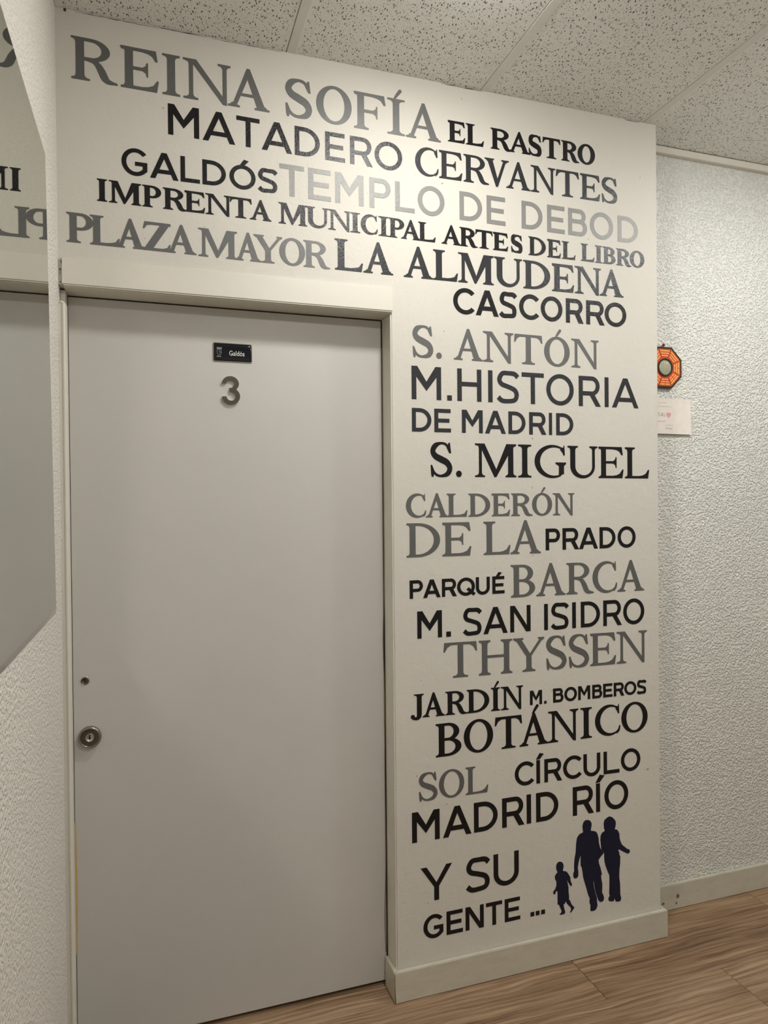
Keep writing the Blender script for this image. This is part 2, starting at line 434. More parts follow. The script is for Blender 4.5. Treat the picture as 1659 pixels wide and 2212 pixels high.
ribbon('edge_band', [(0.28+0.35*i/8, DX0-0.0008, DX0+0.0022+0.0028*math.sin(math.pi*i/8)) for i in range(9)], M_PINE, YD-0.0008, YD+0.01, door)

def lathe(prof, cx, cz, y0, seg=40):
    """prof: list of (radius, y offset) from outside to centre, axis along y"""
    bm = bmesh.new(); rings = []
    for r, y in prof:
        if r < 1e-6: rings.append([bm.verts.new((cx, y0+y, cz))])
        else: rings.append([bm.verts.new((cx+r*math.cos(2*math.pi*i/seg), y0+y, cz+r*math.sin(2*math.pi*i/seg))) for i in range(seg)])
    for a, b in zip(rings, rings[1:]):
        for i in range(seg):
            j = (i+1) % seg
            if len(b) == 1: bm.faces.new((a[i], a[j], b[0]))
            else: bm.faces.new((a[i], a[j], b[j], b[i]))
    return bm
M_STEEL = mat('brushed_steel', (150, 146, 138), 0.28, 1.0)
bump(M_STEEL, noise(M_STEEL, pos(M_STEEL, (1, 1, 14)), 90, 3), 0.12, 0.0004)
M_DSTEEL = mat('dark_satin_steel', (98, 92, 84), 0.38, 1.0)
M_CHROME = mat('polished_chrome', (200, 198, 194), 0.08, 1.0)
M_HOLE = mat('key_slot_black', (8, 8, 8), 0.6)
KX, KZ = -0.1625, 0.858
k = link('door_knob', lathe([(0.0285, 0.0), (0.0290, -0.004), (0.0285, -0.012), (0.0270, -0.0145), (0.0240, -0.0150), (0.0232, -0.0140), (0.0225, -0.0125)], KX, KZ, YD), M_STEEL, door, smooth=True)
k['label'] = 'round satin steel knob with recessed dark face'
link('knob_face', lathe([(0.0226, -0.0128), (0.0150, -0.0118), (0.0112, -0.0118), (0.0108, -0.0125)], KX, KZ, YD), M_DSTEEL, k, smooth=True)
link('lock_core', lathe([(0.0110, -0.0116), (0.0108, -0.0150), (0.0098, -0.0158), (0.0085, -0.0150), (0.0078, -0.0138), (0.0, -0.0138)], KX, KZ, YD), M_CHROME, k, smooth=True)
bm = bmesh.new(); box(bm, KX-0.0012, YD-0.0148, KZ-0.0040, KX+0.0012, YD-0.0136, KZ+0.0040)
box(bm, KX-0.0032, YD-0.0149, KZ-0.0016, KX+0.0026, YD-0.0136, KZ+0.0006); link('key_slot', bm, M_HOLE, k)
LX, LZ = -0.1735, 1.0085
l = link('lock_cylinder', lathe([(0.0118, 0.0), (0.0116, -0.0012), (0.0104, -0.0022), (0.0098, -0.0022), (0.0094, -0.0010)], LX, LZ, YD), M_CHROME, door, smooth=True)
l['label'] = 'small round keyhole cylinder above the knob'
link('cylinder_plug', lathe([(0.0095, -0.0010), (0.0088, -0.0026), (0.0074, -0.0028), (0.0070, -0.0022), (0.0, -0.0022)], LX, LZ, YD), M_DSTEEL, l, smooth=True)
bm = bmesh.new(); box(bm, LX-0.0011, YD-0.0031, LZ-0.0046, LX+0.0011, YD-0.0021, LZ+0.0046); link('key_slot', bm, M_HOLE, l)

# ------------------------------------------------------------------ lettering
def rect(x0, y0, x1, y1): return [(x0, y0), (x1, y0), (x1, y1), (x0, y1)]
def ring(cx, cy, ox, oy, ix, iy, a0, a1, n=None, icx=None, icy=None):
    """annular sector between two ellipses as quads; angles in degrees"""
    icx = cx if icx is None else icx; icy = cy if icy is None else icy
    n = n or max(6, int(abs(a1-a0)/9)); ix = max(ix, .004); iy = max(iy, .004)
    out = []
    for i in range(n):
        t0, t1 = [math.radians(a0+(a1-a0)*k/n) for k in (i, i+1)]
        out.append([(cx+ox*math.cos(t0), cy+oy*math.sin(t0)), (cx+ox*math.cos(t1), cy+oy*math.sin(t1)),
                    (icx+ix*math.cos(t1), icy+iy*math.sin(t1)), (icx+ix*math.cos(t0), icy+iy*math.sin(t0))])
    return out
def spline(P, n=7):
    out = []
    Q = [P[0]] + list(P) + [P[-1]]
    for i in range(1, len(Q)-2):
        p0, p1, p2, p3 = Q[i-1:i+3]
        for k in range(n):
            t = k/n
            out.append(tuple(0.5*((2*p1[j]) + (-p0[j]+p2[j])*t + (2*p0[j]-5*p1[j]+4*p2[j]-p3[j])*t*t + (-p0[j]+3*p1[j]-3*p2[j]+p3[j])*t**3) for j in range(len(p1))))
    out.append(tuple(P[-1])); return out
def vstroke(P, n=7, sm=True):
    """P: (x, y, width) -> quads"""
    S = spline(P, n) if sm else P
    off = []
    for i, p in enumerate(S):
        a = S[max(i-1, 0)]; b = S[min(i+1, len(S)-1)]
        dx, dy = b[0]-a[0], b[1]-a[1]; L = math.hypot(dx, dy) or 1
        nx, ny = -dy/L*p[2]/2, dx/L*p[2]/2
        off.append(((p[0]+nx, p[1]+ny), (p[0]-nx, p[1]-ny)))
    return [t for a, b in zip(off, off[1:]) for t in ([a[0], a[1], b[1]], [a[0], b[1], b[0]])] + [disc(p[0], p[1], p[2]*.5, p[2]*.5, 14) for p in (S[1:-1:2] if sm else []) if min(math.hypot(p[0]-S[0][0], p[1]-S[0][1]), math.hypot(p[0]-S[-1][0], p[1]-S[-1][1])) > p[2]*.55]
def disc(cx, cy, rx, ry, n=16): return [(cx+rx*math.cos(2*math.pi*i/n), cy+ry*math.sin(2*math.pi*i/n)) for i in range(n)]

def sans(ch, w, s):
    """glyph in a box w x 1, stem s; returns polygons"""
    h = s*0.90; o = 0.012; c = w/2; d = s*1.13
    acc = {'Í': 'I', 'Ó': 'O', 'É': 'E', 'Á': 'A'}
    if ch in acc:
        b = sans(acc[ch], w, s)
        cx = {'I': c, 'O': c*0.97, 'E': w*0.42, 'A': c}[acc[ch]]
        y0 = 1.03 if acc[ch] == 'I' else 0.975
        e = s*0.5
        return b + [[(cx-e-0.02, y0), (cx+e*0.8, y0), (cx+e+0.19, y0+0.22), (cx+e*0.2+0.06, y0+0.27)]]
    if ch == 'A':
        a = d*0.5; yb = 0.20
        t = (yb+h/2)
        return [[(0, 0), (d, 0), (c+a, 1), (c-a, 1)], [(w-d, 0), (w, 0), (c+a, 1), (c-a, 1)],
                rect(d*0.5+(c-d*0.5)*t*0.95, yb, w-d*0.5-(c-d*0.5)*t*0.95, yb+h)]
    if ch in 'BPR':
        P = [rect(0, 0, s, 1)]
        ym = 0.46 if ch == 'B' else 0.36
        yh = ym+h
        ri = (1-ym)/2; ux = w*0.93 if ch in 'B' else w*(0.95 if ch == 'R' else 1.0); rx = min(ux*0.55, ri*0.95)
        P += [rect(s*0.5, 1-h, ux-rx, 1), rect(s*0.5, ym, ux-rx, ym+h)] + ring(ux-rx, (1+ym)/2, rx, ri, rx-s*0.98, ri-h, -90, 90)
        if ch == 'B':
            ri = yh/2*1.0; rx = min(w*0.55, ri*1.0)
            P += [rect(s*0.5, 0, w-rx, h)] + ring(w-rx, (yh)/2, rx, ri, rx-s, ri-h, -90, 90) + [rect(s*0.5, yh-h, w-rx, yh)]
        if ch == 'R':
            P += [[(w-d*1.12, 0), (w, 0), (w*0.44+d*1.15, ym+h*0.6), (w*0.44, ym+h*0.6)]]
        return P
    if ch in 'CG':
        if ch == 'C':
            k = math.cos(math.radians(42)); rx = w/(1+k); rx = min(rx, w*0.6)
            return ring(rx, .5, rx, .5+o, rx-s, .5+o-h, 41, 319)
        rx = w*0.545
        return ring(rx, .5, rx, .5+o, rx-s, .5+o-h, 40, 318) + [rect(w-s, 0.22, w, 0.52), rect(w*0.52, 0.52-h, w, 0.52)] + \
            [[(w-s, .25), (w, .25), (w, .19), (w*.935, .145), (w*.80, .07), (w*.76, .10+h*.8), (w-s, .25)]]
    if ch == 'D':
        rx = min(w*0.62, w-s*1.2)
        return [rect(0, 0, s, 1), rect(s*.5, 1-h, w-rx, 1), rect(s*.5, 0, w-rx, h)] + ring(w-rx, .5, rx, .5, rx-s, .5-h, -90, 90, 22)
    if ch == 'E': return [rect(0, 0, s, 1), rect(s*.5, 0, w, h), rect(s*.5, 1-h, w*.985, 1), rect(s*.5, .5-h*.5, w*.91, .5+h*.5)]
    if ch == 'H': return [rect(0, 0, s, 1), rect(w-s, 0, w, 1), rect(s*.5, .46, w-s*.5, .46+h)]
    if ch == 'I': return [rect(c-min(s, w)/2, 0, c+min(s, w)/2, 1)]
    if ch == 'L': return [rect(0, 0, s, 1), rect(s*.5, 0, w, h)]
    if ch == 'M':
        return [rect(0, 0, s, 1), rect(w-s, 0, w, 1), [(0, 1), (d*1.08, 1), (c, .54), (c, .26), (s*.7, .74)], [(w, 1), (w-d*1.08, 1), (c, .54), (c, .26), (w-s*.7, .74)]]
    if ch == 'N': return [rect(0, 0, s, 1), rect(w-s, 0, w, 1), [(0, 1), (d*1.05, 1), (w, 0), (w-d*1.05, 0)]]
    if ch in 'OQ':
        P = ring(c, .5, c, .5+o, c-s, .5+o-h, 0, 360, 48)
        if ch == 'Q': P += [[(w*0.52, .34), (w*0.52+s*.75, .46), (w*1.04, .10), (w*1.04-s*.7, -.03)]]
        return P
    if ch == 'S':
        a = s/2; b = h/2
        return vstroke([(w*.955, .825, s), (w*.80, .925, s*.97), (w*.52, 1-b+o, h), (w*.24, .925, s*.95), (a+.0, .745, s), (w*.20, .595, s*.97),
                        (w*.50, .515, s*.95), (w*.80, .42, s*.97), (w-a, .265, s), (w*.81, .10, s*.95), (w*.50, b-o, h), (w*.22, .070, s*.95), (w*.045, .175, s)])
    if ch == 'T': return [rect(0, 1-h, w, 1), rect(c-s/2, 0, c+s/2, 1)]
    if ch == 'U':
        ry = min(.40, c*1.05)
        return [rect(0, ry, s, 1), rect(w-s, ry, w, 1)] + ring(c, ry-o, c, ry, c-s, ry-h, 180, 360, 22) + [rect(0, ry-o-.001, s, ry+.01), rect(w-s, ry-o-.001, w, ry+.01)]
    if ch == 'Y': return [rect(c-s/2, 0, c+s/2, .44), [(0, 1), (d*1.05, 1), (c+s*.5, .40), (c-s*.5, .40)], [(w, 1), (w-d*1.05, 1), (c-s*.5, .40), (c+s*.5, .40)]]
    if ch == '.': return [rect(0, 0, w, w*1.02)]
    raise KeyError(ch)

def foot(xc, st, hl, hr, top=False, th=0.052, br=0.085):
    """bracketed slab serif around a stem centred on xc; hl/hr reach left/right"""
    a = st/2; P = []
    xl, xr = xc-hl, xc+hr
    P += [(xl+.012, 0), (xr-.012, 0), (xr, .014), (xr, th-.014), (xr-.012, th)]
    for i in range(1, 6):
        t = i/5; x = (xr-.012)+(xc+a-xr+.012)*(1-(1-t)**1.6); y = th+br*t**2.1
        P.append((x, y))
    for i in range(5, 0, -1):
        t = i/5; x = (xl+.012)+(xc-a-xl-.012)*(1-(1-t)**1.6); y = th+br*t**2.1
        P.append((x, y))
    P += [(xl+.012, th), (xl, th-.014), (xl, .014)]
    if top: P = [(x, 1-y) for x, y in P][::-1]
    return P
def wedge_r(x, w0, y0, y1, t):   # arm end serif: thickens from the arm (at x) to the tip; y0 arm edge outer, y1 tip
    return [(x, y0), (w0, y0), (w0+.012, y1), (w0-.028, y1), (w0-.085, y0+(y1-y0)*.55), (x, y0+(t if y1 > y0 else -t))]

def serif(ch, w, s):
    c = w/2; t = max(.060, s*.54); tt = max(.062, s*.43); o = .014
    acc = {'Í': 'I', 'Ó': 'O', 'Á': 'A'}
    if ch in acc:
        b = serif(acc[ch], w, s); y0 = 1.0; cx = c-.03
        return b + vstroke([(cx-.02, y0-.01, .055), (cx+.06, y0+.11, .085), (cx+.15, y0+.23, .10)]) + [disc(cx+.15, y0+.23, .05, .05)]
    k = min(.10, w*.17)                    # serif reach beyond a stem
    if ch == 'I': return [rect(c-s/2, .05, c+s/2, .95), foot(c, s, c, c), foot(c, s, c, c, True)]
    if ch in 'EFL':
        P = [rect(k, .03, k+s, .97)]; xc = k+s/2
        if ch == 'L': P.append(foot(xc, s, k+s/2, s/2+min(.11, w*.2), True))
        else:
            P += [rect(k*.2, 1-tt, w*.90, 1), foot(xc, s, k+s/2, s/2+.02, True), [(w*.55, 1), (w*.93, 1), (w*.975, .745), (w*.92, .735), (w*.83, .85), (w*.72, 1-tt-.02), (w*.55, 1-tt)]]
            xm = w*.72
            P += [rect(k+s*.5, .505-tt/2, xm-.03, .505+tt/2), [(xm, .33), (xm, .675), (xm-.035, .675), (xm-.055, .60), (xm-.13, .505+tt/2), (xm-.15, .505), (xm-.13, .505-tt/2), (xm-.055, .42), (xm-.035, .33)]]
        if ch == 'F': P.append(foot(xc, s, k+s/2, s/2+.13))
        else:
            P += [foot(xc, s, k+s/2, s/2+.03), rect(xc, 0, w*.95, tt), [(w*.62, 0), (w*.95, 0), (w, .275), (w*.955, .285), (w*.85, .15), (w*.72, tt+.02), (w*.58, tt)]]
        return P
    if ch == 'T':
        return [rect(c-s/2, .03, c+s/2, .98), foot(c, s, min(c*.62, s/2+.15), min(c*.62, s/2+.15)), rect(.03, 1-tt, w-.03, 1),
                [(.025, 1), (0, .735), (.045, .73), (.12, .86), (.23, 1-tt), (.23, 1)], [(w-.025, 1), (w, .735), (w-.045, .73), (w-.12, .86), (w-.23, 1-tt), (w-.23, 1)]]
    if ch == 'H':
        a = k+s/2; b = w-k-s/2
        P = [rect(k, .04, k+s, .96), rect(w-k-s, .04, w-k, .96), rect(k, .49, w-k, .49+tt)]
        for x in (a, b): P += [foot(x, s, k+s/2, k+s/2), foot(x, s, k+s/2, k+s/2, True)]
        return P
    if ch == 'N':
        a = k+.04; b = w-k-t/2
        return [rect(a, .04, a+t, .97), rect(b-t/2, .02, b+t/2, .96), foot(a+t/2, t, a+t/2, t/2+k+.02), foot(b, t, t/2+k+.02, t/2+k, True),
                [(a-.0, 1), (a+s*.95, 1), (b+t/2, .06), (b+t/2, -.02), (b-s*.25, -.01)], [(0, 1), (a+s*.7, 1), (a+s*.5, .90), (a, .86), (a-.02, .92), (0, .955)]]
    if ch == 'M':
        a = k+.03; b = w-k-s
        m = (a+t+b)/2
        return [rect(a, .04, a+t, .97), rect(b, .04, b+s, .96), foot(a+t/2, t, a+t/2, t/2+k), foot(b+s/2, s, s/2+k*.9, s/2+k),
                [(a, 1), (a+s*1.05, 1), (m+.03+t*.35, .19), (m+.035, 0), (m-.025, 0)], [(b+s*.2, 1), (b+s*.9, 1), (m+.035, 0), (m-.01, .02), (b-t*.30, 1)] if False else
                [(b-.0, 1), (b+s*.8, .98), (b+s*.5, .80), (m+.04, .0), (m-.01, .12), (b-t*.55, 1)],
                [(0, 1), (a+s*.8, 1), (a+s*.4, .90), (a, .87), (a-.02, .93), (0, .955)], [(w, 1), (b, 1), (b+s*.4, .88), (b+s, .90), (w-.015, .945), (w, .96)]]
    if ch in 'AV':
        kk = min(.11, w*.15); xl = kk+t/2; xr = w-kk-s/2; ap = c-.01
        y1 = 1.02
        P = [[(xl-t*.5, .03), (xl+t*.6, .03), (ap+.02+t*.35, y1-.10), (ap+.035, y1), (ap-.035, y1)],
             [(xr-s*.58, .03), (xr+s*.55, .03), (ap+.045, y1), (ap-.02, y1), (ap-.015-s*.3, y1-.12)],
             ]
        yb = .30
        fx = lambda y, x0: x0+(ap-x0)*y
        if ch == 'A': P.append(rect(fx(yb, xl), yb, fx(yb, xr), yb+tt*.95))
        P += [foot(xl, t*1.2, xl, min(.15, w*.16), br=.06), foot(xr, s*1.15, min(s/2+.09, w*.24), w-xr, br=.06)]
        if ch == 'V': P = [[(w-x, 1-y) for x, y in q] for q in P]
        return P
    if ch == 'Y':
        jy = .46
        return [rect(c-s/2, .04, c+s/2, jy+.02), foot(c, s, min(s/2+.13, c*.6), min(s/2+.13, c*.6)), [(.07, .97), (.07+s*1.12, .97), (c+s*.5, jy), (c-s*.5, jy-.01)],
                [(w-.09-t*.6, .97), (w-.09+t*.55, .97), (c+s*.5, jy), (c+s*.5-t*.9, jy+.03)], foot(.07+s*.5, s, .07+s*.5, s*.5+.10, True, br=.04), foot(w-.09, t, .13, .09, True, br=.04)]
    if ch == 'U':
        a = k; b = w-k-t; ry = .36
        P = [rect(a, ry-.01, a+s, .96), rect(b, ry-.01, b+t, .96), foot(a+s/2, s, k+s/2, s/2+k, True), foot(b+t/2, t, k+t/2, k+t/2, True)]
        cx = (a+b+t)/2; R = (b+t-a)/2
        P += ring(cx, ry, R, ry+o, (b-a-s)/2, ry-tt*1.1, 180, 360, 22, icx=(a+s+b)/2)
        return P
    if ch == 'O': return ring(c, .5, c, .5+o, c-s*1.04, .5+o-tt, 0, 360, 48)
    if ch in 'CG':
        rx = w*.56; e = w*.95
        P = ring(rx, .5, rx, .5+o, rx-s*1.05*.62, .5+o-tt, 52, 305 if ch == 'C' else 296, 30, icx=rx+s*1.05*.38)
        P += [[(rx+rx*.50, .945), (e-.035, .87+.06), (e-.03, .99), (e, 1.0), (e+.015, .70), (e-.03, .685), (e-.07, .77), (rx+rx*.45, .89-.03)],
              [(rx+rx*.58, .93), (rx+rx*.62, .885), (rx+rx*.52, .86), (rx+rx*.45, .93)]]
        if ch == 'C': P += vstroke([(rx+rx*.50, .065, tt*1.15), (rx+rx*.68, .15, tt*1.0), (w*.985, .30, .042)])
        else:
            xg = w-k*.75-s*.5
            P += [rect(xg-s/2, .11, xg+s/2, .45), foot(xg, s, s/2+k*.95, w-xg, True)[:0] or [(xg-s/2-.12, .475), (w, .475), (w, .43), (xg+s/2, .36), (xg-s/2, .36), (xg-s/2-.12, .435)],
                  [(xg-s/2, .2), (xg+s/2, .2), (xg+s/2, .15), (xg+s*.1, .09), (rx+rx*.44, .038), (rx+rx*.36, .035+tt), (xg-s/2, .17)]]
        return P
    if ch == 'S':
        P = vstroke([(w*.83, .86, tt*.9), (w*.68, .955, tt*.95), (w*.46, 1-tt/2+o, tt), (w*.22, .90, s*.85), (s*.42, .745, s*.86), (w*.23, .60, s*1.0),
                     (w*.50, .505, s*1.08), (w*.76, .41, s*1.02), (w-s*.43, .25, s*.88), (w*.78, .09, s*.80), (w*.50, tt/2-o, tt), (w*.28, .055, tt*.95), (w*.13, .15, tt*.85)])
        P += [[(w*.955, .69), (w*.90, 1.0), (w*.82, .985), (w*.80, .90), (w*.70, .93), (w*.76, .83), (w*.865, .69)],
              [(0, .34), (w*.07, .345), (w*.17, .18), (w*.28, .07), (w*.16, .09), (w*.13, .0), (w*.055, -.01), (w*.02, .08)]]
        return P
    if ch == 'D':
        rx = w*.66
        return [rect(k, .03, k+s, .97), foot(k+s/2, s, k+s/2, s/2+.03), foot(k+s/2, s, k+s/2, s/2+.01, True), rect(k, 1-tt, w-rx+.01, 1), rect(k, 0, w-rx+.01, tt)] + \
            ring(w-rx, .5, rx, .5, rx-s*1.05, .5-tt, -90, 90, 24)
    if ch in 'BPR':
        ym = .47 if ch != 'P' else .42
        P = [rect(k, .03, k+s, .97), foot(k+s/2, s, k+s/2, s/2+(.03 if ch == 'B' else .12)), foot(k+s/2, s, k+s/2, s/2, True)]
        ux = {'B': w*.92, 'P': w, 'R': w*.84}[ch]; rx = min(ux-k-s*.8, (ux-k)*.55)
        P += [rect(k, 1-tt, ux-rx+.01, 1), rect(k, ym, ux-rx+.01, ym+tt)] + ring(ux-rx, (1+ym)/2, rx, (1-ym)/2, rx-s*1.0, (1-ym)/2-tt, -90, 90, 20)
        if ch == 'B':
            yh = ym+tt; rx = min(w-k-s*.8, (w-k)*.6)
            P += [rect(k, 0, w-rx+.01, tt), rect(k, ym, w-rx+.01, ym+tt)] + ring(w-rx, yh/2, rx, yh/2, rx-s*1.05, yh/2-tt, -90, 90, 20)
        if ch == 'R':
            P += vstroke([(k+s*.8, ym+tt*.5, tt), (w*.46, ym+.012, tt*1.2), (w*.57, ym-.06, s*.75), (w*.655, ym-.20, s*.92), (w*.72, .13, s*.92), (w*.80, .055, s*.66), (w*.93, .030, .060)]) + \
                [[(w*.76, .0), (w-.012, 0), (w, .014), (w, .040), (w-.012, .052), (w*.90, .075), (w*.80, .12)]]
        return P
    if ch == 'J':
        xj = w-k-s/2
        return [rect(xj-s/2, .14, xj+s/2, .96), foot(xj, s, min(.13+s/2, xj), w-xj, True)] + \
            vstroke([(xj, .16, s), (xj-.02, .05, s*.9), (xj-.12, -.03, s*.62), (s*.45, .0, s*.55)]) + [disc(s*.42, .055, s*.42, s*.42)]
    if ch == 'Z':
        return [[(w-s*1.35, 1-.01), (w, 1), (w*.0+s*1.25, 0), (0, 0)], rect(.06, 1-tt, w, 1), rect(0, 0, w*.97, tt),
                [(.05, 1), (0, .755), (.045, .745), (.13, .87), (.26, 1-tt), (.26, 1)], [(w*.965, 0), (w, .255), (w-.045, .265), (w-.12, .14), (w-.27, tt), (w-.27, 0)]]
    if ch == '.': return [disc(c, w*.48, c, w*.52, 20)]
    raise KeyError(ch)

